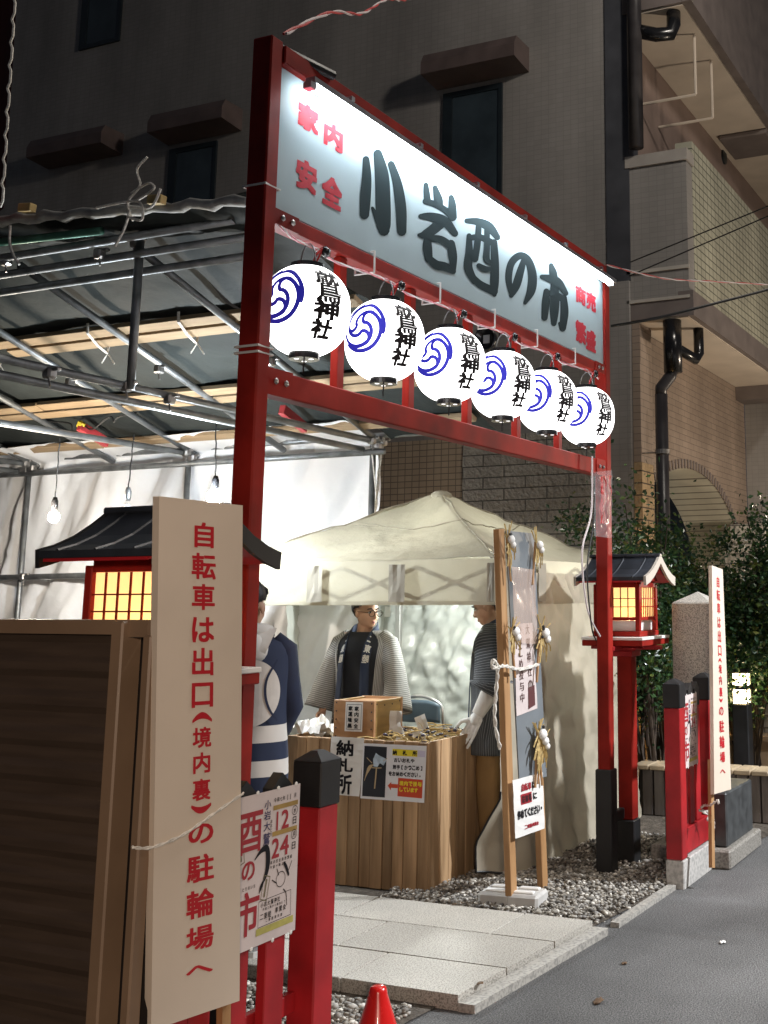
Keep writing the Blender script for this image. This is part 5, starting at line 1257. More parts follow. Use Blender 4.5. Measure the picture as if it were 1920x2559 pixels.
# ================================================================ pop-up stall tent
TX0, TX1, TY0, TY1 = 6.67, 9.05, 3.395, 5.75
ZV0, ZV1 = 1.69, 1.985
CANO = mat('cream_canopy_cloth', (.41, .375, .28), .6, nz=(2, .07), bump=(6, .8, .025), transl=.16)
CANW = mat('cream_side_cloth', (.42, .375, .29), .6, nz=(1.5, .08), bump=(4.5, .45, .03), transl=.16)
SILV = mat('silvery_wall_cloth', (.56, .585, .56), .32, nz=(2.5, .1), bump=(6, .25, .02))
pt = thing('popup_tent', (7.9, 4.6, 0), 'cream pop-up tent with a pointed roof sheltering the charm counter', 'tent')
pk = V((7.86, 4.52, 2.52))
def roof(side):
    cs = [V((TX0, TY0, ZV1)), V((TX0, TY1, ZV1)), V((TX1, TY1, ZV1)), V((TX1, TY0, ZV1))]; A, B = cs[side], cs[(side + 1) % 4]
    def f(u, v):
        e = A.lerp(B, u); tip = pk + (e - pk) * .04; s = v ** 1.0
        p = e.lerp(tip, s); p.z = ZV1 + (pk.z - ZV1) * (s ** 1.12)
        sag = math.sin(math.pi * u) * math.sin(math.pi * min(1, v * 1.05)); p.z -= .055 * sag
        p.z += .028 * fbm((p.x * 3.2, p.y * 3.2, v * 4)) * math.sin(math.pi * v) + .02 * fbm((u * 4 + v * 9, v * 2, side))
        return p
    return f
mb = MB()
for s in range(4): mb.grid(roof(s), 26, 20)
mb.ball(pk + V((0, 0, -.01)), (.09, .09, .05), 2); mb.build('canopy', CANO, pt, smooth=True)
for s in range(4): MB().tube([V(roof(s)(0, v)) + V((0, 0, .003)) for v in np.linspace(0, 1, 18)], .006, 6).build('seam', mat('canopy_seam', (.27, .245, .18), .7, nz=(9, .1)), pt)
for s in (0, 3): MB().tube([V(roof(s)(u, .62)) + V((0, 0, .004)) for u in np.linspace(0, 1, 22)], .005, 6).build('seam', mat('canopy_seam', (.27, .245, .18), .7, nz=(9, .1)), pt)
mb = MB()
def val(a, b, nrm, s):
    a, b, nrm = V(a), V(b), V(nrm)
    mb.grid(lambda u, v: a.lerp(b, u) + V((0, 0, -(ZV1 - ZV0) * v)) + nrm * (.012 + .014 * fbm((u * 6 + s, v * 1.2, s)) * v), 40, 8)
    mb.grid(lambda u, v: a.lerp(b, u) + V((0, 0, -(ZV1 - ZV0) + .003 + .024 * v)) + nrm * (.016 + .014 * fbm((u * 6 + s, 1.1, s))), 40, 1)
val((TX0, TY0, ZV1), (TX0, TY1, ZV1), (-1, 0, 0), 1); val((TX0, TY0, ZV1), (TX1, TY0, ZV1), (0, -1, 0), 2); val((TX0, TY1, ZV1), (TX1, TY1, ZV1), (0, 1, 0), 3)
mb.build('valance', mat('cream_valance_cloth', (.52, .48, .37), .6, nz=(2, .07), bump=(7, .4, .02), transl=.34), pt, smooth=True)
GREYB = mat('valance_bracket_shade', (.33, .30, .24), .7, nz=(4, .08), transl=.1)  # shade of the truss brackets, put in as darker cloth patches
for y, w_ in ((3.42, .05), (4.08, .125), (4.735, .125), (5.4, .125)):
    mb = MB(); mb.grid(lambda u, v: (TX0 - .034 - .006 * fbm((u * 3 + y, v * 2, 4)), y + w_ * u, ZV1 - .03 - (ZV1 - ZV0 - .05) * v), 4, 4); mb.build('valance_shade_patch', GREYB, pt)
mb = MB(); mb.grid(lambda u, v: (7.18 + .12 * u, TY0 - .034, ZV1 - .02 - (ZV1 - ZV0 - .04) * v), 3, 3); mb.build('valance_shade_patch', GREYB, pt)
FR = mat('tent_frame_white', (.36, .36, .35), .4, .3, nz=(8, .1))
for x in (TX0 + .03, TX1 - .03):
    for y in (TY0 + .03, TY1 - .03):
        x_ = x + (.24 if (x < 7 and y < 4) else 0); x0s = x; x = x_; mb = MB(); mb.box((x, y, .98), (.026, .026, 1.96), None, .004); mb.box((x, y, .55), (.032, .032, .9), None, .004); mb.build('leg', FR, pt); x = x0s
for k in range(4):
    y0 = TY0 + .06 + k * (TY1 - TY0 - .12) / 4 + 0; y1 = y0 + (TY1 - TY0 - .12) / 4; x = TX0 + .03
    mb = MB(); mb.beam((x, y0, 1.73), (x, y1, 1.93), .012, .026); mb.beam((x + .016, y0, 1.93), (x + .016, y1, 1.73), .012, .026); mb.build('scissor_truss', FR, pt)
    x0_ = TX0 + .06 + k * (TX1 - TX0 - .12) / 4; x1_ = x0_ + (TX1 - TX0 - .12) / 4
    mb = MB(); mb.beam((x0_, TY0 + .03, 1.73), (x1_, TY0 + .03, 1.93), .012, .026); mb.beam((x0_, TY0 + .046, 1.93), (x1_, TY0 + .046, 1.73), .012, .026); mb.build('scissor_truss', FR, pt)
mb = MB()
for x in (TX0 + .03, TX1 - .03):
    for y in (TY0 + .03, TY1 - .03): mb.tube([(x, y, 1.95), (pk.x, pk.y, pk.z - .06)], .012, 6)
mb.build('roof_strut', FR, pt)
# side walls
def crum(y, z, s): return .035 * fbm((y * 1.6, z * 1.1, s)) + .05 * abs(fbm((y * 2.3 + z, z * 2.0 - y, s + 2))) + .018 * fbm((y * 7, z * 7, s + 4)) + .02 * abs(fbm((y * 5 + z * 3, z * 4.2, s + 6)))
def rw(u, v):
    x = TX0 + .015 + (TX1 - TX0) * u; z = 1.90 - 1.92 * v
    low = max(0, v - .72) / .28; f = crum(x, z, 11)
    return (x - .10 * low * (1 - u) ** 3 * 0 - .02 * low * max(0, 1 - u * 5), TY0 + .0 - f * .8 * min(1, .2 + u * 3) - .05 * low * (.3 + u) + .17 * min(1, low * 1.6) * max(0, 1 - u * 7), max(.012, z + (.10 * low * max(0, 1 - u * 6))))
mb = MB(); mb.grid(rw, 80, 60); mb.build('side_wall', CANW, pt, smooth=True)
mb = MB(); mb.tube([V(rw(.0, v)) + V((-.004, -.004, 0)) for v in np.linspace(.7, 1, 14)] + [V(rw(u, 1)) + V((0, -.006, .004)) for u in np.linspace(.02, .2, 10)], .007, 5); mb.build('wall_binding', BLK, pt)
bwt = lambda y: 1.86 - .16 * max(0, (y - 4.9)) ** 1.2
mb = MB(); mb.grid(lambda u, v: (TX1 - .05 - 2.3 * crum(TY0 + (TY1 - TY0) * u, 1.9 - 1.9 * v, 21) + .02, TY0 + (TY1 - TY0) * u, bwt(TY0 + (TY1 - TY0) * u) * (1 - v)), 110, 80); mb.build('rear_wall', SILV, pt, smooth=True)
mb = MB(); mb.tube([(TX1 - .09, TY0 + (TY1 - TY0) * k / 20, bwt(TY0 + (TY1 - TY0) * k / 20) + .005) for k in range(21)], .008, 5); mb.build('wall_binding', BLK, pt)
mb = MB(); mb.grid(lambda u, v: (TX0 + .9 + (TX1 - TX0 - .9) * u, TY1 + .0 - crum(TX0 + 2.4 * u, 1.9 - 1.9 * v, 31), 1.75 * (1 - v)), 50, 50); mb.build('side_wall', SILV, pt, smooth=True)
mb = MB(); q = at(972, 1530, 'X', 8.9); mb.grid(lambda u, v: q + V((-.02, .03 - .06 * u, .05 - .09 * v)), 1, 1); mb.build('care_label', PAPER, pt)
p0 = at(998, 1522, 'X', 8.75)
mb = MB(); mb.box((p0.x, p0.y, .98), (.05, .05, 1.9), None, .005); mb.build('leg', FR, pt)
mb = MB(); mb.box((p0.x - .005, p0.y, .98), (.065, .07, .09), None, .01); mb.build('leg_slider', BLK, pt)

# ================================================================ wooden counter
CXF, CXB, CY0, CY1, CZ = 6.32, 7.03, 3.69, 4.74, .875
ct = thing('wooden_counter', (6.68, 4.2, 0), 'box-shaped counter of upright weathered boards for returned charms', 'counter')
def boards(name, fixed, a0, a1, axis, n, seed):
    rnd = random.Random(seed); mb = MB(); e = [a0 + (a1 - a0) * k / n for k in range(n + 1)]
    for k in range(1, n): e[k] += rnd.uniform(-.012, .012)
    for k in range(n):
        o_ = rnd.uniform(-.003, .003); g = .0034
        if axis == 'y': mb.span((fixed + o_, e[k] + g, .012), (fixed + .022 + o_, e[k + 1] - g, CZ + rnd.uniform(-.003, .003)), .003)
        else: mb.span((e[k] + g, fixed + o_, .012), (e[k + 1] - g, fixed + .022 + o_, CZ + rnd.uniform(-.003, .003)), .003)
    return mb.build(name, WOODZ if name == 'front_boards' else WOODZ, ct)
boards('front_boards', CXF, CY0, CY1, 'y', 13, 1); boards('side_boards', CY0 + .002, CXF + .026, CXB, 'x', 6, 2)
boards('side_boards', CY1 - .024, CXF + .026, CXB, 'x', 6, 3); boards('rear_boards', CXB - .03, CY0 + .03, CY1 - .03, 'y', 12, 4)
MB().span((CXF + .026, CY0 + .028, .70), (CXB - .034, CY1 - .028, .80)).build('inner_floor', mat('dark_inner_board', (.06, .04, .025), .8, nz=(6, .3)), ct)
# straw and returned paper charms heaped in it
stw = thing('straw_heap', (6.6, 4.0, .8), 'heap of golden straw from returned charms lying in the counter', 'straw')
mb = MB(); rnd = random.Random(9)
for k in range(420):
    y = rnd.uniform(3.74, 4.18) if rnd.random() < .8 else rnd.uniform(4.5, 4.70); x = rnd.uniform(6.38, 6.98); a = rnd.uniform(0, 6.28); l_ = rnd.uniform(.05, .15); z = .80 + rnd.uniform(0, .105) * (1 - abs(y - 3.97) * 1.4)
    p = V((x, y, max(.81, z))); d = V((math.cos(a) * l_, math.sin(a) * l_, rnd.uniform(-.02, .03))); q = p + d; q.y = min(4.70, max(3.72, q.y)); q.x = min(6.99, max(6.345, q.x))
    mb.tube([p, (p + q) / 2 + V((0, 0, .008)), q], rnd.uniform(.0022, .0045), 4)
mb.build('stalks', STRAW, stw)
mb = MB()
for k in range(46): mb.ball((rnd.uniform(6.4, 6.95), rnd.uniform(3.75, 4.15), .865 + rnd.uniform(0, .04)), (.014, .02, .008), 1, rot=Matrix.Rotation(rnd.uniform(0, 3), 3, 'Z'))
mb.build('dark_tags', mat('dark_purple_tag', (.03, .022, .04), .6, nz=(20, .4)), stw)
def fold(loc, w_, h_, yaw, tilt, label):
    t = thing('folded_paper', loc, label, 'paper charm', 'white paper charms stuck in the straw', local=True, rot=yaw)
    mb = MB(); Rm = Matrix.Rotation(tilt, 3, 'X')
    mb.grid(lambda u, v: Rm @ V((.018 * (1 - abs(2 * u - 1)) + .008 * math.sin(v * 5), (u - .5) * w_ + .25 * w_ * (v - .5) * .5, h_ * v * (1 - .12 * u))), 4, 4); mb.build('sheet', PAPER, t, solid=.0015)
def loc_at(x, y, X): return at(x, y, 'X', X)
fold(loc_at(980, 1832, 6.62), .085, .15, .1, .25, 'tall folded paper charm beside the offering box'); fold(loc_at(1000, 1847, 6.45), .075, .10, -.2, -.35, 'small square paper charm at the front of the straw')
fold(loc_at(1058, 1830, 6.8), .075, .115, .15, -.2, 'upright paper slip at the right of the straw'); fold(loc_at(1045, 1847, 6.5), .11, .045, .0, .3, 'flat folded paper in front of the upright slip')
heap = thing('paper_heap', (6.65, 4.62, .8), 'crumpled white paper and wrapping at the left end of the counter', 'paper')
mb = MB(); rnd = random.Random(12)
for k in range(4):
    c = V((6.45 + .13 * k, 4.63 + rnd.uniform(-.03, .02), .87 + rnd.uniform(0, .03)))
    mb.grid(lambda u, v: c + V(((u - .5) * .2, (v - .5) * .22, .09 * fbm((u * 1.8 + k, v * 1.8, k)) + .05 * u)), 10, 10)
mb.build('sheets', PAPER, heap)
# offering box
ob = thing('offering_box', (6.6, 4.36, .87), 'small nailed wooden offering box with a paper label on the counter', 'box')
y0, y1 = at(935, 1800, 'X', 6.44).y, at(834, 1800, 'X', 6.44).y; zt_ = at(880, 1750, 'X', 6.44).z; zb = .84
mb = MB(); mb.span((6.44, y0, zb), (6.462, y1, zt_), .002); mb.build('front_panel', WOODB, ob)
mb = MB(); mb.span((6.463, y0 + .002, zb), (6.76, y0 + .02, zt_ - .002), .002); mb.span((6.463, y1 - .02, zb), (6.76, y1 - .002, zt_ - .002), .002); mb.build('side_panel', mat('side_box_wood', (.40, .25, .08), .55, nz=(3, .25), stretch=(1.2, 1.2, 7)), ob)
mb = MB(); mb.span((6.761, y0, zb), (6.78, y1, zt_)); mb.span((6.463, y0 + .021, zt_ - .03), (6.76, y1 - .021, zt_ - .015)); mb.build('lid', WOODB, ob)
mb = MB()
for y in (y0 + .018, y1 - .02):
    for k in range(5): mb.ball((6.438, y, zb + .03 + k * .052), (.004, .006, .006), 1)
for k in range(4):
    mb.ball((6.47 + k * .09, y0 - .001, zt_ - .022 - (.012 if k in (1, 2) else 0)), (.006, .003, .006), 1)
mb.build('nails', mat('dark_nail', (.04, .02, .015), .5, nz=None), ob)
lp = Pl(at(870, 1800, 'X', 6.436), (0, -1, 0), (0, 0, 1))
P = [lp.hit(*q) for q in ((865, 1754), (908, 1755), (905.5, 1829), (861.5, 1827))]
lb = MB(); lb.add([lp.pt(a, b, .001) for a, b in P], [(0, 1, 2, 3)]); lbo = lb.build('paper_label', PAPER, ob)
mb = MB()
fn = lambda a, b, l=0: lp.pt(a, b, .002 + l)
for i, (ch, x, y) in enumerate([(c, 892.5 - k * .8, 1771 + k * 14.5) for k, c in enumerate('家内安全')] + [(c, 877 - k * .8, 1770 + k * 14.5) for k, c in enumerate('家運隆昌')]):
    a, b, w_, h_ = lp.box(x - 5.6, y - 6, x + 5.6, y + 6); put(mb, fn, ch, a, b, w_, h_, .05)
cs = [lp.hit(*q) for q in ((868.5, 1760), (904.5, 1761), (902, 1823.5), (866, 1822))]
for i in range(4): (x0_, y0_), (x1_, y1_) = cs[i], cs[(i + 1) % 4]; stroke(mb, fn, [(x0_, y0_, .0025), ((x0_ + x1_) / 2, (y0_ + y1_) / 2, .0025), (x1_, y1_, .0025)], n=2)
o = mb.build('lettering', INK, lbo); o.location = (0, 0, 0)
# papers on the counter front
fp_ = Pl(at(900, 1900, 'X', CXF - .006), (0, -1, 0), (0, 0, 1))
def quad(name, px, m, lift, label=None, cat=None, parent=None):
    P = [fp_.hit(*q) for q in px]; f = lambda u, v: V(fp_.pt(*P[0])).lerp(fp_.pt(*P[1]), u).lerp(V(fp_.pt(*P[3])).lerp(fp_.pt(*P[2]), u), v) + fp_.n * lift
    return f
t = thing('counter_notice', at(880, 1990, 'X', CXF - .006), 'narrow white paper with brush-written characters on the counter front', 'poster')
f = quad('', [(829, 1840), (911, 1844.5), (899.5, 1990), (822, 1985)], PAPER, .002)
mb = MB(); mb.grid(lambda u, v: f(u, v) + V((-.004 * math.sin(v * 8 + u * 3) ** 2, 0, 0)), 4, 10); mb.build('sheet', PAPER, t, solid=.0006)
mb = MB()
fn = lambda a, b, l=0: fp_.pt(a, b, .0085 + l)
for ch, b4 in (('納', (842, 1848, 886, 1890)), ('札', (840, 1893, 885, 1930)), ('所', (839, 1933, 882, 1986))): a, b, w_, h_ = fp_.box(*b4); put(mb, fn, ch, a, b, w_, h_, .03)
mb.build('lettering', INK, t)
t = thing('counter_poster', at(980, 2000, 'X', CXF - .006), 'white printed poster with a dark photograph and a red arrow on the counter front', 'poster')
f = quad('', [(909.5, 1857), (1067.7, 1864), (1061.8, 2006), (902, 1994.6)], PAPER, .006)
mb = MB(); mb.grid(lambda u, v: f(u, v), 4, 4); mb.build('sheet', mat('poster_white', (.72, .73, .76), .5, nz=(4, .03)), t, solid=.0006)
g = lambda u, v, l=0: f(u, v) + fp_.n * (.0015 + l)
def area(name, pts, m, l=0): q = MB(); q.add([g(u, v, l) for u, v in pts], [tuple(range(len(pts)))]); q.build(name, m, t)
area('photograph', [(.025, .045), (.385, .05), (.39, .955), (.03, .955)], mat('dark_print', (.018, .02, .028), .45, nz=(8, .2)))
area('yellow_band', [(.475, .075), (.865, .085), (.865, .20), (.475, .195)], YELL); area('lavender_band', [(.866, .085), (.985, .09), (.985, .20), (.866, .20)], mat('lavender_print', (.55, .52, .66), .6, nz=None))
area('red_box', [(.585, .59), (.965, .60), (.965, .925), (.585, .915)], ORNG); area('arrow', [(.425, .74), (.48, .67), (.48, .705), (.584, .705), (.584, .775), (.48, .775), (.48, .82)], ORNG)
area('drawn_charm', [(.215, .165), (.255, .20), (.395, .27), (.345, .385), (.285, .345), (.25, .415), (.185, .41), (.175, .28)], mat('pale_blue_print', (.42, .52, .62), .6, nz=(30, .25)), .0003)
q = MB()
h = lambda u, v, l=0: g(u, v, .0004 + l)
for pts in ([(.235, .43, .02), (.23, .62, .02), (.222, .80, .02)], [(.17, .435, .016), (.24, .435, .018), (.31, .43, .016)]): stroke(q, h, pts, n=3)
for k in range(9): stroke(q, h, [(.18, .38, .012), (.12 - k * .004, .40 + k * .02, .010), (.085 - .004 * k, .47 + k * .026, .006)], n=3, lift=.00005 * k)
stroke(q, h, [(.16, .35, .012), (.11, .30, .012), (.075, .26, .01)], n=3); stroke(q, h, [(.34, .30, .010), (.375, .275, .010), (.395, .25, .008)], n=3)
q.build('drawn_straw', mat('straw_print', (.48, .36, .20), .6, nz=None), t)
q = MB()
def lineg(q, txt, u0, u1, v, hh, bold=.05, l=.0006):
    n_ = len(txt); pw = (u1 - u0) / n_
    for i, ch in enumerate(txt):
        if ch == ' ': continue
        sm = ch in '。、'; th_ = ch in '【】'
        put(q, lambda a, b, z=0: g(a, b, l + z), ch, u0 + pw * (i + .5), v + (.02 if sm else 0), pw * (.35 if sm else .45 if th_ else .9), -hh * (.35 if sm else 1), bold)
lineg(q, '納 札 所', .475, .865, .14, .085, .06); lineg(q, '古いお札や', .50, .83, .275, .075); lineg(q, '熊手【かっこめ】', .49, .97, .40, .08); lineg(q, 'をお納めください。', .43, .95, .52, .08)
q.build('black_lettering', INK, t)
q = MB(); lineg(q, '境内で授与', .605, .955, .68, .085, .06); lineg(q, 'しています', .61, .90, .79, .08, .06); q.build('yellow_lettering', YELL, t)
# folding chair behind the counter
fc = thing('folding_chair', (8.0, 4.74, 0), 'steel folding chair with a slate blue padded back behind the counter', 'chair')
mb = MB(); w2 = .20
bx = lambda z: 7.95 - (z - .45) * .18
mb.tube([V(p) for p in spline([(8.35, 4.74 - w2, 0), (8.12, 4.74 - w2, .45), (bx(.8) + .1, 4.74 - w2, .78), (bx(.9) + .1, 4.74 - w2 + .02, .93), (bx(.95) + .1, 4.74, .99), (bx(.9) + .1, 4.74 + w2 - .02, .93), (bx(.8) + .1, 4.74 + w2, .78), (8.12, 4.74 + w2, .45), (8.35, 4.74 + w2, 0)], 6)], .012, 8)
for s in (-1, 1): mb.tube([(7.72, 4.74 + s * (w2 + .02), 0), (7.95, 4.74 + s * (w2 + .02), .45), (8.2, 4.74 + s * (w2 + .02), .5)], .011, 8)
mb.build('frame', ALU, fc, smooth=True)
BLUEV = mat('slate_blue_vinyl', (.055, .085, .115), .4, nz=(5, .15))
mb = MB(); mb.grid(lambda u, v: (7.935 - .02 * math.sin(math.pi * u) , 4.74 + w2 * .98 * (1 - 2 * u), .80 + .165 * v - .04 * (2 * u - 1) ** 4 * v), 14, 6); mb.build('backrest', BLUEV, fc, smooth=True, solid=.02)
mb = MB(); mb.box((7.98, 4.74, .455), (.38, .37, .035), None, .012); mb.build('seat', BLUEV, fc)
# ================================================================ people
SKIN = mat('skin', (.46, .27, .18), .5, nz=(18, .08), spec=.35)
HAIR = mat('black_hair', (.012, .010, .010), .42, nz=(60, .4), stretch=(1, 1, .2), bump=(90, .5, .01))
NAVY = mat('navy_cotton', (.012, .018, .045), .85, nz=(10, .2), bump=(60, .15, .004))
TEEB = mat('black_tee', (.010, .012, .018), .85, nz=(8, .2))
HOODIE = mat('white_hoodie', (.58, .56, .52), .85, nz=(8, .05), bump=(12, .25, .02))
CHINO = mat('tan_chino', (.24, .145, .055), .8, nz=(6, .12), bump=(7, .35, .03))
DARKT = mat('dark_trousers', (.02, .02, .024), .8, nz=(6, .2), bump=(7, .3, .02))
SHOE = mat('black_shoe', (.012, .012, .012), .4, nz=(9, .2))
HSTR = stripe_mat('haori_vertical_stripe', (.19, .19, .19), (.48, .48, .47), 0, 80, .25)
SSTR = stripe_mat('haori_sleeve_stripe', (.19, .19, .19), (.48, .48, .47), 1, 72, .25)
HSTRD = stripe_mat('dark_haori_stripe', (.045, .05, .055), (.20, .21, .22), 0, 75, .2)
SSTRD = stripe_mat('dark_haori_sleeve_stripe', (.045, .05, .055), (.20, .21, .22), 1, 65, .2)

def capsule(mb, p, q, r0, r1, n=12):
    p, q = V(p), V(q); d = (q - p); L = d.length; k = 5
    prof = [(r0 * math.cos(a), -r0 * math.sin(-a) * -1 if False else r0 * math.sin(a)) for a in np.linspace(-math.pi / 2, 0, k)]
    prof += [(r1 * math.cos(a), L + r1 * math.sin(a)) for a in np.linspace(0, math.pi / 2, k)]
    rot = d.to_track_quat('Z', 'Y').to_matrix()
    prof[0] = (0, prof[0][1]); prof[-1] = (0, prof[-1][1])
    mb.lathe(prof, p, n, rot=rot)

def fuse(mb, vox, name, m, parent, smooth_it=4):
    """melt overlapping volumes into one continuous skin"""
    me = bpy.data.meshes.new('tmp'); me.from_pydata(mb.v, [], mb.f); me.update()
    o = bpy.data.objects.new('tmp', me); COL.objects.link(o)
    bm = bmesh.new(); bm.from_mesh(me); bmesh.ops.recalc_face_normals(bm, faces=bm.faces); bm.to_mesh(me); bm.free()
    md = o.modifiers.new('r', 'REMESH'); md.mode = 'VOXEL'; md.voxel_size = vox
    ms = o.modifiers.new('s', 'SMOOTH'); ms.factor = .5; ms.iterations = smooth_it
    out = bpy.data.meshes.new_from_object(o.evaluated_get(bpy.context.evaluated_depsgraph_get()))
    bpy.data.objects.remove(o); bpy.data.meshes.remove(me)
    out.name = name; out.materials.clear(); out.materials.append(m)
    out.polygons.foreach_set('use_smooth', [True] * len(out.polygons))
    r = bpy.data.objects.new(name, out); COL.objects.link(r); r.parent = parent; r['_base'] = (0, 0, 0)
    return r

def hand(mb, w_, d, side, curl=.5, s=1.0):
    """palm and five bent fingers; w_: wrist, d: direction of the hand, side: towards the thumb"""
    w_, d, sd = V(w_), V(d).normalized(), V(side).normalized(); nrm = d.cross(sd).normalized(); sd = nrm.cross(d)
    for k in range(4): capsule(mb, w_ + sd * (.022 - .015 * k) * s, w_ + d * .085 * s + sd * (.028 - .019 * k) * s, .014 * s, .0105 * s, 8)
    for k, L in enumerate((.040, .046, .042, .032)):
        p = w_ + d * .085 * s + sd * (.030 - .0200 * k) * s; dd = d.copy()
        for j, f in enumerate((1, .75, .6)):
            dd = (dd * math.cos(curl * .8) - nrm * math.sin(curl * .8)).normalized(); q = p + dd * L * f * s + sd * (.002 * (1.5 - k)); capsule(mb, p, q, .0092 * s, .0082 * s, 8); p = q
    p = w_ + d * .025 * s + sd * .03 * s; q = p + (d * .6 + sd * .75 - nrm * .2).normalized() * .045 * s; r_ = q + (d * .9 + sd * .2 - nrm * .3).normalized() * .034 * s
    capsule(mb, p, q, .014 * s, .011 * s, 8); capsule(mb, q, r_, .0105 * s, .009 * s, 8)

def person(loc, rot, label, head=(0, 0, 0), k=1.0, arms=None, legs=None, lean=0, chubby=1.0, hands=True):
    """standing figure, x forward, y left; head=(yaw, pitch, roll) degrees; returns root and a head-to-body transform"""
    t = thing('person', loc, label, 'person', local=True, rot=R(rot))
    t.scale = (k, k, k)
    mb = MB()
    hip = [V((0, .09, .88)), V((0, -.09, .88))]
    legs = legs or ([(0.01, .10, .47), (-.01, .11, .07)], [(0.01, -.10, .47), (-.01, -.11, .07)])
    for h, (kn, an) in zip(hip, legs):
        capsule(mb, h, kn, .085, .058); capsule(mb, kn, an, .057, .04); capsule(mb, V(an) + V((-.03, 0, -.03)), V(an) + V((.15, 0, -.045)), .036, .028)
    c = chubby
    mb.ball((0, 0, .93), (.115 * c, .165 * c, .13), 3); mb.ball((0, 0, 1.05), (.11 * c, .15 * c, .14), 3); mb.ball((lean * .5, 0, 1.22), (.118 * c, .172 * c, .16), 3); mb.ball((lean * .7, 0, 1.36), (.09 * c, .17, .085), 3)
    capsule(mb, (lean * .8, 0, 1.38), (lean + .012, 0, 1.50), .062, .056)
    arms = arms or ([(0, .235, 1.15), (.05, .25, .90)], [(0, -.235, 1.15), (.05, -.25, .90)])
    for s, (el, wr) in zip((1, -1), arms):
        sh_ = V((lean * .7, s * .175, 1.40)); capsule(mb, sh_, el, .056, .043); capsule(mb, el, wr, .042, .028)
        d = (V(wr) - V(el)).normalized()
        if hands: hand(mb, V(wr) + d * .01, d, (.9, 0, .1), .5)
    # head on its neck
    hb = V((lean + .015, 0, 1.505)); Hm = Matrix.Rotation(R(head[0]), 3, 'Z') @ Matrix.Rotation(R(head[1]), 3, 'Y') @ Matrix.Rotation(R(head[2]), 3, 'X')
    T = lambda x, y, z: hb + Hm @ V((x, y, z))
    mb.ball(T(-.008, 0, .135), (.098, .078, .098), 3, rot=Hm); mb.ball(T(.022, 0, .062), (.074 * (c ** .3), .064 * c, .075), 3, rot=Hm); mb.ball(T(.06, 0, .012), (.030, .034, .024), 2, rot=Hm)
    mb.ball(T(.045, .036, .066), (.036, .032 * c, .034), 2, rot=Hm); mb.ball(T(.045, -.036, .066), (.036, .032 * c, .034), 2, rot=Hm)
    mb.ball(T(.066, 0, .122), (.026, .052, .016), 2, rot=Hm)
    capsule(mb, T(.084, 0, .108), T(.104, 0, .070), .009, .0145, 10); mb.ball(T(.094, .012, .066), (.011, .010, .009), 2, rot=Hm); mb.ball(T(.094, -.012, .066), (.011, .010, .009), 2, rot=Hm)
    mb.ball(T(.084, 0, .036), (.014, .024, .0075), 2, rot=Hm); mb.ball(T(.082, 0, .026), (.014, .021, .0085), 2, rot=Hm)
    for s in (-1, 1): mb.ball(T(-.002, s * .080, .085), (.019, .009, .032), 2, rot=Hm @ Matrix.Rotation(s * .3, 3, 'Z'))
    fuse(mb, .0062, 'body', SKIN, t, 3)
    return t, T, Hm

def face(t, T, Hm, glasses=False):
    e = MB(); ir = MB(); lid = MB(); br = MB()
    for s in (-1, 1):
        e.ball(T(.0765, s * .031, .098), (.010, .0145, .0085), 2, rot=Hm); ir.ball(T(.0835, s * .031, .098), (.0045, .0062, .0065), 2, rot=Hm)
        lid.tube([T(.080, s * .016, .0985), T(.0885, s * .027, .1065), T(.0865, s * .039, .1055), T(.077, s * .049, .099)], .0022, 5)
        br.tube([T(.091, s * .014, .120), T(.0925, s * .030, .127), T(.083, s * .047, .124), T(.075, s * .054, .118)], [.003, .0048, .0042, .002], 6)
    e.build('eyes', mat('eye_white', (.7, .68, .64), .25, nz=None), t, smooth=True); ir.build('irises', mat('dark_iris', (.012, .008, .006), .15, nz=None), t, smooth=True)
    lid.build('eyelids', mat('lash', (.03, .018, .014), .6, nz=None), t); br.build('eyebrows', HAIR, t)
    m_ = MB(); m_.ball(T(.092, 0, .0362), (.0075, .021, .0048), 2, rot=Hm); m_.ball(T(.0905, 0, .0265), (.0075, .018, .0055), 2, rot=Hm); m_.build('lips', mat('lip', (.36, .13, .11), .45, nz=None), t, smooth=True)
    m_ = MB(); m_.ball(T(.0965, 0, .0315), (.004, .014, .0028), 1, rot=Hm); m_.build('mouth_line', mat('mouth_dark', (.03, .01, .01), .6, nz=None), t)
    if glasses:
        g = MB()
        for s in (-1, 1):
            c = T(.107, s * .034, .094); ex = Hm @ V((-.12 * s * .3, s, 0)).normalized(); ez = Hm @ V((.06, 0, 1))
            g.tube([c + ex * .0265 * math.cos(a) * (1) + ez * .021 * math.copysign(abs(math.sin(a)) ** .85, math.sin(a)) for a in np.linspace(0, 2 * math.pi, 24, endpoint=False)], .0021, 6, closed=True)
            g.tube([T(.099, s * .061, .099), T(.06, s * .079, .101), T(-.01, s * .086, .098)], .002, 6)
        g.tube([T(.108, -.008, .098), T(.112, 0, .101), T(.108, .008, .098)], .002, 6); g.build('glasses', mat('spectacle_frame', (.02, .02, .022), .25, .5, nz=None), t)

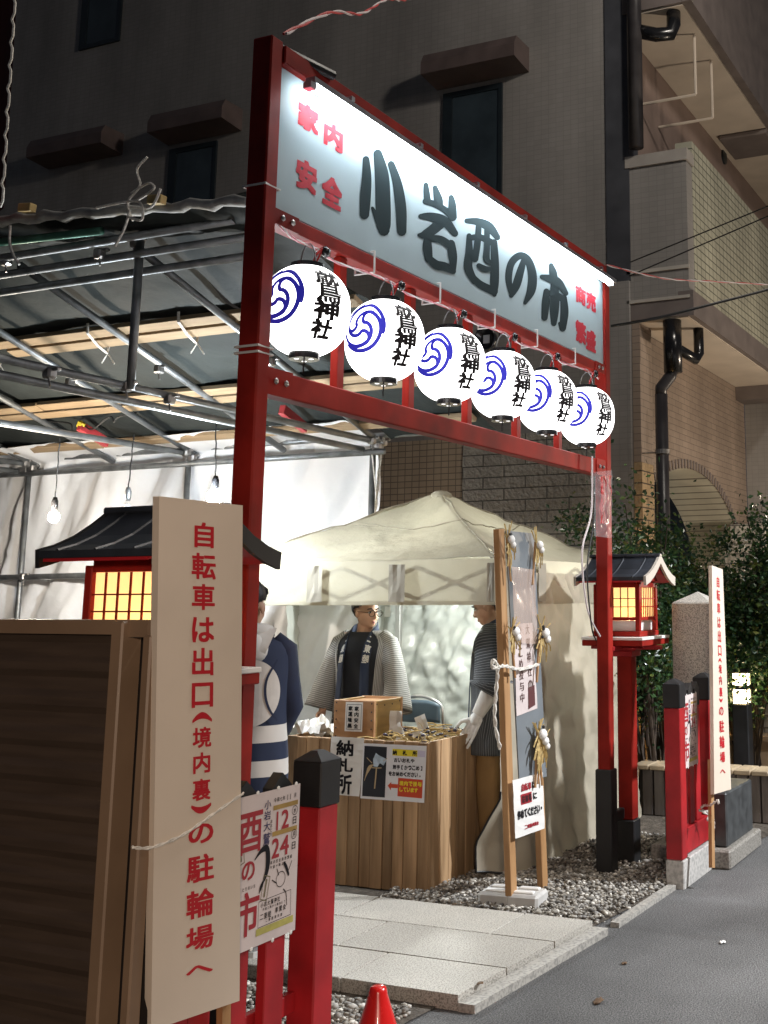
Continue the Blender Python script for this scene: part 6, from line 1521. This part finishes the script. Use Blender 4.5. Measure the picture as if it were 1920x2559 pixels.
def hair(t, T, Hm, front=.155, back=.03, seed=1):
    mb = MB(); bm = bmesh.new(); bmesh.ops.create_icosphere(bm, subdivisions=4, radius=1)
    kill = []
    for q in bm.verts:
        x, y, z = q.co
        q.co = V((x * .106 - .012, y * .087, z * .103 + .139)); n_ = .004 * fbm((x * 7, y * 7, z * 3 + seed))
        q.co += V((x, y, z)) * n_
        lim = back if x < -.25 else (.085 if x < .22 else front)
        if .22 <= x: lim = front - .05 * max(0, abs(y) - .55) * 2
        if -.25 <= x < .22: lim = .105 - .03 * (x + .25) * -1 if abs(y) > .5 else .1
        if q.co.z < lim: kill.append(q)
    bmesh.ops.delete(bm, geom=kill, context='VERTS'); bm.verts.index_update()
    mb.add([T(*q.co) for q in bm.verts], [[v.index for v in f.verts] for f in bm.faces]); bm.free()
    rnd = random.Random(seed)
    for k in range(70):
        y = rnd.uniform(-.062, .062); x0_ = rnd.uniform(.02, .07); p = T(x0_, y, .235 - x0_ * .35 - abs(y) * .3); q = T(.088 - abs(y) * .35, y * 1.1 + rnd.uniform(-.012, .012), front + rnd.uniform(-.014, .012))
        mb.tube([p, (p + q) / 2 + Hm @ V((.012, 0, .008)), q], [.004, .0035, .0008], 4)
    mb.build('hair', HAIR, t, smooth=True, solid=.006)

X_, Y_, Z_ = V((1, 0, 0)), V((0, 1, 0)), V((0, 0, 1))
def torso(mb, z0, z1, grow=1.0, a0=0, a1=360, n=40, flare=0, cx=0, fold=.0, fr=1.0):
    """cloth shell round the trunk, shoulders at the top"""
    table = [(.62, .135, .195), (.80, .14, .20), (.95, .138, .19), (1.05, .135, .18), (1.20, .138, .190), (1.30, .130, .200), (1.38, .112, .205), (1.42, .098, .185), (1.445, .085, .14), (1.462, .076, .095)]
    zs_ = np.linspace(z0, z1, 26); secs = []
    for i, z in enumerate(zs_):
        rx = np.interp(z, [q[0] for q in table], [q[1] for q in table]); ry = np.interp(z, [q[0] for q in table], [q[2] for q in table])
        fl = 1 + flare * max(0, (1.1 - z))
        secs.append(((cx, 0, z), X_, Y_, rx * grow * fl * fr, ry * grow * fl, .82))
    mb.loft(secs, n, a0, a1)
    for i, p in enumerate(mb.v):
        pass
def sleeve(mb, pts, ws, ds, n=26, open_=True):
    secs = []
    for i, p in enumerate(pts):
        a = V(pts[max(0, i - 1)]); b = V(pts[min(len(pts) - 1, i + 1)]); d = (b - a).normalized(); ax = Y_.cross(d)
        if ax.length < .1: ax = X_.copy()
        ax.normalize(); ay = d.cross(ax).normalized(); secs.append((p, ax, ay, ws[i], ds[i], .85))
    mb.loft(secs, n)
def crease(mb, amp, sc=5, seed=1):
    out = []
    for p in mb.v:
        q = V(p); out.append(tuple(q + V((fbm((q.x * sc, q.y * sc, q.z * sc * .5 + seed)), fbm((q.x * sc + 7, q.y * sc, q.z * sc * .5 + seed)), 0)) * amp))
    mb.v = out
def trousers(t, m, legs, w0=.10, w1=.075, top=.98):
    mb = MB()
    capsule_rings = [((0, 0, top), X_, Y_, .128, .178, .85), ((0, 0, .90), X_, Y_, .13, .185, .85), ((0, 0, .82), X_, Y_, .125, .18, .9)]
    mb.loft(capsule_rings, 32)
    for s, (kn, an) in zip((1, -1), legs):
        a = V((0, s * .088, .86)); kn, an = V(kn), V(an); P = [a, a.lerp(kn, .35), a.lerp(kn, .7), kn, kn.lerp(an, .4), kn.lerp(an, .75), kn.lerp(an, .92), an + V((.0, 0, -.02))]
        Wd = [w0, w0 * .98, w0 * .9, w0 * .82, w0 * .8, w1, w1 * 1.05, w1]
        sleeve(mb, P, [q * 1.0 for q in Wd], Wd, 24)
    crease(mb, .012, 6, 3)
    mb.build('trousers', m, t, smooth=True, solid=.004)
def shoes(t, m, legs, sole=None):
    for kn, an in legs:
        an = V(an); mb = MB()
        secs = [((an.x - .075, an.y, .045), Y_, Z_, .012, .03, .8), ((an.x - .06, an.y, .05), Y_, Z_, .034, .045, .8), ((an.x, an.y, .062), Y_, Z_, .042, .058, .8), ((an.x + .07, an.y, .05), Y_, Z_, .045, .046, .8), ((an.x + .15, an.y, .038), Y_, Z_, .044, .034, .8), ((an.x + .19, an.y, .032), Y_, Z_, .026, .022, .8), ((an.x + .2, an.y, .03), Y_, Z_, .006, .008, .8)]
        mb.loft(secs, 20, cap=True); o = mb.build('shoe', m, t, smooth=True)
        mb = MB(); mb.loft([((an.x + .06, an.y, z), X_, Y_, .142, .05, .75) for z in (.0, .026)], 24, cap=True); mb.build('sole', sole or SHOE, o)
def collar_text(mb, fn, txt, h, w_, pitch, b0, bold=.06):
    for i, ch in enumerate(txt): put(mb, fn, ch, 0, b0 - i * pitch, w_, h, bold)

# ---- the man behind the counter
cen = thing_loc = (7.36, 4.85, -.02)
armsA = ([(.02, .29, 1.14), (.10, .30, .93)], [(.02, -.28, 1.14), (.12, -.26, .93)])
legsA = ([(.01, .10, .47), (-.01, .11, .07)], [(.01, -.10, .47), (-.01, -.11, .07)])
pa, TA, HA = person(cen, 180, 'man with glasses in a grey striped coat behind the counter, looking to the right', head=(74, 5, 0), arms=armsA, legs=legsA, chubby=1.07, k=1.035)
face(pa, TA, HA, True); hair(pa, TA, HA, .165, .045, 2)
mb = MB(); torso(mb, .80, 1.462, 1.04); crease(mb, .006, 6, 2); mb.build('tee_shirt', TEEB, pa, smooth=True)
trousers(pa, DARKT, legsA); shoes(pa, SHOE, legsA)
mb = MB(); torso(mb, .66, 1.47, 1.13, 42, 318, 56, .12); crease(mb, .012, 5, 4); mb.build('coat_body', HSTR, pa, smooth=True, solid=.004)
for s in (1, -1):
    mb = MB(); sleeve(mb, [(0, s * .13, 1.43), (0, s * .192, 1.385), (.01, s * .238, 1.27), (.03, s * .276, 1.12), (.06, s * .305, .97), (.07, s * .312, .93)], [.055, .070, .086, .108, .138, .145], [.055, .066, .066, .07, .078, .08], 28)
    crease(mb, .014, 6, 5 + s); mb.build('sleeve', SSTR, pa, smooth=True, solid=.003)
BAND = mat('navy_collar_band', (.018, .03, .065), .8, nz=(14, .15), bump=(90, .15, .003))
KW = mat('white_collar_character', (.62, .62, .60), .8, nz=None)
def bands(t, txt, chars=.060, open_=.085, up=.045):
    for s in (1, -1):
        path = [(-.085, s * .045, 1.50), (-.02, s * .092, 1.485), (.055, s * .100, 1.44), (.115, s * .098, 1.36), (.148, s * .098, 1.26), (.158, s * .102, 1.12), (.162, s * .108, .95), (.164, s * .115, .70)]
        P = [V(p) for p in spline(path, 6)]; W_ = .031
        dirs = []
        for i, p in enumerate(P):
            d = (P[min(len(P) - 1, i + 1)] - P[max(0, i - 1)]).normalized(); out = V((p.x + .05, p.y * .9, 0)).normalized(); sd = d.cross(out).normalized(); dirs.append((sd, sd.cross(d)))
        def surf(u, v, l=0):
            f = v * (len(P) - 1); i = min(len(P) - 2, int(f)); q = P[i].lerp(P[i + 1], f - i); sd, nn = dirs[i]
            if nn.dot(V((1, s * .3, 0))) < 0: nn = -nn
            if sd.y > 0: sd = -sd
            return q + sd * (u - .5) * 2 * W_ + nn * (.003 + l)
        mb = MB(); mb.grid(lambda u, v: surf(u, v), 3, 46); o = mb.build('collar_band', BAND, t, smooth=True, solid=.005)
        L_ = [0]
        for i in range(1, len(P)): L_.append(L_[-1] + (P[i] - P[i - 1]).length)
        def fn(a, b, l=0):
            v = np.interp(-b, L_, np.arange(len(P))) / (len(P) - 1); return surf(.5 + a / (2 * W_), v, .0035 + l)
        mb = MB(); y = .215
        for ch, h in txt: put(mb, fn, ch, 0, -y, .046, h, .035); y += chars + .010
        o2 = mb.build('lettering', KW, o); o2.location = (0, 0, 0)
bands(pa, (('二', .045), ('東', .056), ('睦', .056)))

# ---- the man on the right, in profile
armsB = ([(-.05, .235, 1.14), (.06, .235, .93)], [(-.06, -.22, 1.15), (.05, -.24, .95)])
legsB = ([(.02, .085, .48), (-.03, .10, .07)], [(.0, -.10, .48), (-.06, -.11, .07)])
pb, TB, HB = person((7.08, 3.60, 0), 97, 'man in tan trousers and dark striped coat standing sideways at the counter', head=(6, 22, 0), arms=armsB, legs=legsB, chubby=.98, k=1.055, lean=.03, hands=False)
face(pb, TB, HB); hair(pb, TB, HB, .165, .04, 4)
mb = MB(); torso(mb, .84, 1.462, 1.06, cx=.02); crease(mb, .012, 6, 8); mb.build('hoodie', HOODIE, pb, smooth=True)
mb = MB(); mb.tube([V((-.02 + .085 * math.cos(a), .095 * math.sin(a), 1.462 - .035 * math.cos(a))) for a in np.linspace(.4, 2 * math.pi - .4, 22)], .026, 10); mb.tube([(.085, .03, 1.44), (.11, .035, 1.36), (.125, .035, 1.27)], .004, 5); mb.tube([(.085, -.03, 1.44), (.11, -.035, 1.37), (.125, -.035, 1.30)], .004, 5); mb.build('hood', HOODIE, pb, smooth=True)
for s, (el, wr) in zip((1, -1), armsB):
    mb = MB(); sleeve(mb, [(0, s * .17, 1.40), V((0, s * .19, 1.38)).lerp(V(el), .5), el, V(el).lerp(V(wr), .5), V(el).lerp(V(wr), .93)], [.066, .064, .058, .052, .043], [.066, .064, .058, .052, .043], 18); crease(mb, .012, 12, 9); mb.build('hoodie_sleeve', HOODIE, pb, smooth=True)
trousers(pb, CHINO, legsB, .105, .085); shoes(pb, SHOE, legsB)
mb = MB(); torso(mb, .70, 1.47, 1.16, 50, 310, 56, .10, .01); crease(mb, .014, 5, 14); mb.build('coat_body', HSTRD, pb, smooth=True, solid=.004)
for s, (el, wr) in zip((1, -1), armsB):
    mb = MB(); sleeve(mb, [(0, s * .12, 1.435), (0, s * .185, 1.39), V((0, s * .2, 1.36)).lerp(V(el), .45), V(el), V(el).lerp(V(wr), .28)], [.075, .095, .11, .13, .14], [.065, .08, .075, .075, .078], 28); crease(mb, .013, 6, 15 + s); mb.build('sleeve', SSTRD, pb, smooth=True, solid=.003)
bands(pb, (('二', .045), ('東', .056), ('睦', .056)))
GLV = mat('white_work_glove', (.66, .66, .64), .9, nz=(60, .1), bump=(200, .4, .003))
mb = MB()
for el, wr in armsB:
    d = (V(wr) - V(el)).normalized(); capsule(mb, V(wr) - d * .05, V(wr) + d * .02, .036, .034); hand(mb, V(wr) + d * .01, d, (.9, 0, .1), .5, 1.16)
fuse(mb, .004, 'gloves', GLV, pb, 2)
# ---- the man with his back to us, half hidden by the gate post
armsC = ([(.05, .215, 1.15), (.22, .14, 1.04)], [(.03, -.22, 1.13), (.20, -.15, 1.0)])
legsC = ([(.01, .09, .47), (-.01, .10, .07)], [(.01, -.09, .47), (-.01, -.10, .07)])
pc, TC, HC = person((4.80, 3.87, PZ), 36, 'man seen from behind in a navy festival coat with white bands and a white hood', head=(-22, 8, -4), arms=armsC, legs=legsC, chubby=1.0, k=1.02)
face(pc, TC, HC); hair(pc, TC, HC, .165, .012, 6)
HAPPI = bpy.data.materials.new('festival_coat'); HAPPI.use_nodes = True; _nt = HAPPI.node_tree; _b = _nt.nodes['Principled BSDF']; _L = _nt.links
_tc = nd(_nt, 'ShaderNodeTexCoord'); _s = nd(_nt, 'ShaderNodeSeparateXYZ'); _L.new(_tc.outputs['Object'], _s.inputs[0])
_rp = nd(_nt, 'ShaderNodeValToRGB'); _rp.color_ramp.interpolation = 'CONSTANT'
_mr = nd(_nt, 'ShaderNodeMapRange'); _mr.inputs[1].default_value = .6; _mr.inputs[2].default_value = 1.6; _L.new(_s.outputs[2], _mr.inputs[0]); _L.new(_mr.outputs[0], _rp.inputs[0])
_els = _rp.color_ramp.elements; _N, _W = (.012, .02, .05, 1), (.56, .53, .49, 1)
_lv = [(0, _N), (.06, _W), (.135, _N), (.21, _W), (.285, _N), (.365, _W), (.445, _N)]
while len(_els) < len(_lv): _els.new(.5)
for _e, (p_, c_) in zip(_els, _lv): _e.position = p_; _e.color = c_
_L.new(_rp.outputs[0], _b.inputs['Base Color']); _b.inputs['Roughness'].default_value = .85
mb = MB(); torso(mb, .64, 1.462, 1.12, 30, 330, 60, .02); crease(mb, .010, 5, 21); mb.build('coat_body', HAPPI, pc, smooth=True, solid=.004)
for s, (el, wr) in zip((1, -1), armsC):
    mb = MB(); sleeve(mb, [(0, s * .12, 1.435), (0, s * .175, 1.39), V((0, s * .18, 1.36)).lerp(V(el), .5), V(el), V(el).lerp(V(wr), .45), V(el).lerp(V(wr), .7)], [.06, .072, .076, .082, .095, .10], [.055, .066, .062, .062, .066, .07], 28); crease(mb, .012, 6, 25 + s); mb.build('sleeve', NAVY, pc, smooth=True, solid=.003)
trousers(pc, DARKT, legsC); shoes(pc, mat('navy_white_trainer', (.62, .61, .58), .6, nz=(13, .9), col2=(.02, .025, .06)), legsC, WHITEP)
# white crest on his back
def back(a, b, l=0):
    th = math.pi + a / .17; rx, ry = .138 * 1.12, .197 * 1.12
    ct, st = math.cos(th), math.sin(th); x = math.copysign(abs(ct) ** .82, ct) * rx; y = math.copysign(abs(st) ** .82, st) * ry
    return V((x - .017 - l * 1, y * 1.03, 1.20 + b))
WCR = mat('white_crest', (.56, .53, .49), .85, nz=(30, .05))
mb = MB(); rr = .168
cells = 22
for i in range(cells):
    for j in range(cells):
        x0_, x1_ = -rr + 2 * rr * i / cells, -rr + 2 * rr * (i + 1) / cells; y0_, y1_ = -rr + 2 * rr * j / cells, -rr + 2 * rr * (j + 1) / cells
        q = []
        for x, y in ((x0_, y0_), (x1_, y0_), (x1_, y1_), (x0_, y1_)):
            r_ = math.hypot(x, y)
            if r_ > rr: x, y = x * rr / r_, y * rr / r_
            q.append((x - .03, y))
        A_ = abs(sum(q[k][0] * q[(k + 1) % 4][1] - q[(k + 1) % 4][0] * q[k][1] for k in range(4))) / 2
        if A_ > 1e-6: mb.add([back(x, y) for x, y in q], [(0, 1, 2, 3)])
crs = mb.build('back_crest', WCR, pc); 
mb = MB()
stroke(mb, lambda a, b, l=0: back(a, b, .003), [(.115, .15, .010), (.075, .07, .010), (.07, -.01, .010), (.09, -.08, .010), (.125, -.128, .010)], n=5)
vs, fs = None, None
f = MB(); put(f, lambda a, b, l=0: V((a, b, l)), '鷲', -.06, 0, .17, .27, .05); vs, fs = fine(f, .02); mb.add([back(p.x, p.y, .003 + p.z) for p in vs], fs)
o = mb.build('lettering', NAVY, crs); o.location = (0, 0, 0)
mb = MB(); mb.tube([V((-.015 + .095 * math.cos(a), .105 * math.sin(a), 1.475 - .02 * math.cos(a))) for a in np.linspace(.5, 2 * math.pi - .5, 24)], .034, 10)
mb.grid(lambda u, v: V((-.085 - .075 * math.sin(v * 2.6) - .02 * (1 - abs(2 * u - 1)), (u - .5) * .30 * (1 - .35 * v), 1.50 - .20 * v * (1 - .3 * abs(2 * u - 1)))), 16, 12)
mb.ball((-.13, 0, 1.40), (.05, .115, .085), 3); crease(mb, .012, 9, 31); mb.build('hood', HOODIE, pc, smooth=True)
for n_ in list(bpy.data.objects):
    if '_base' in n_.keys(): del n_['_base']
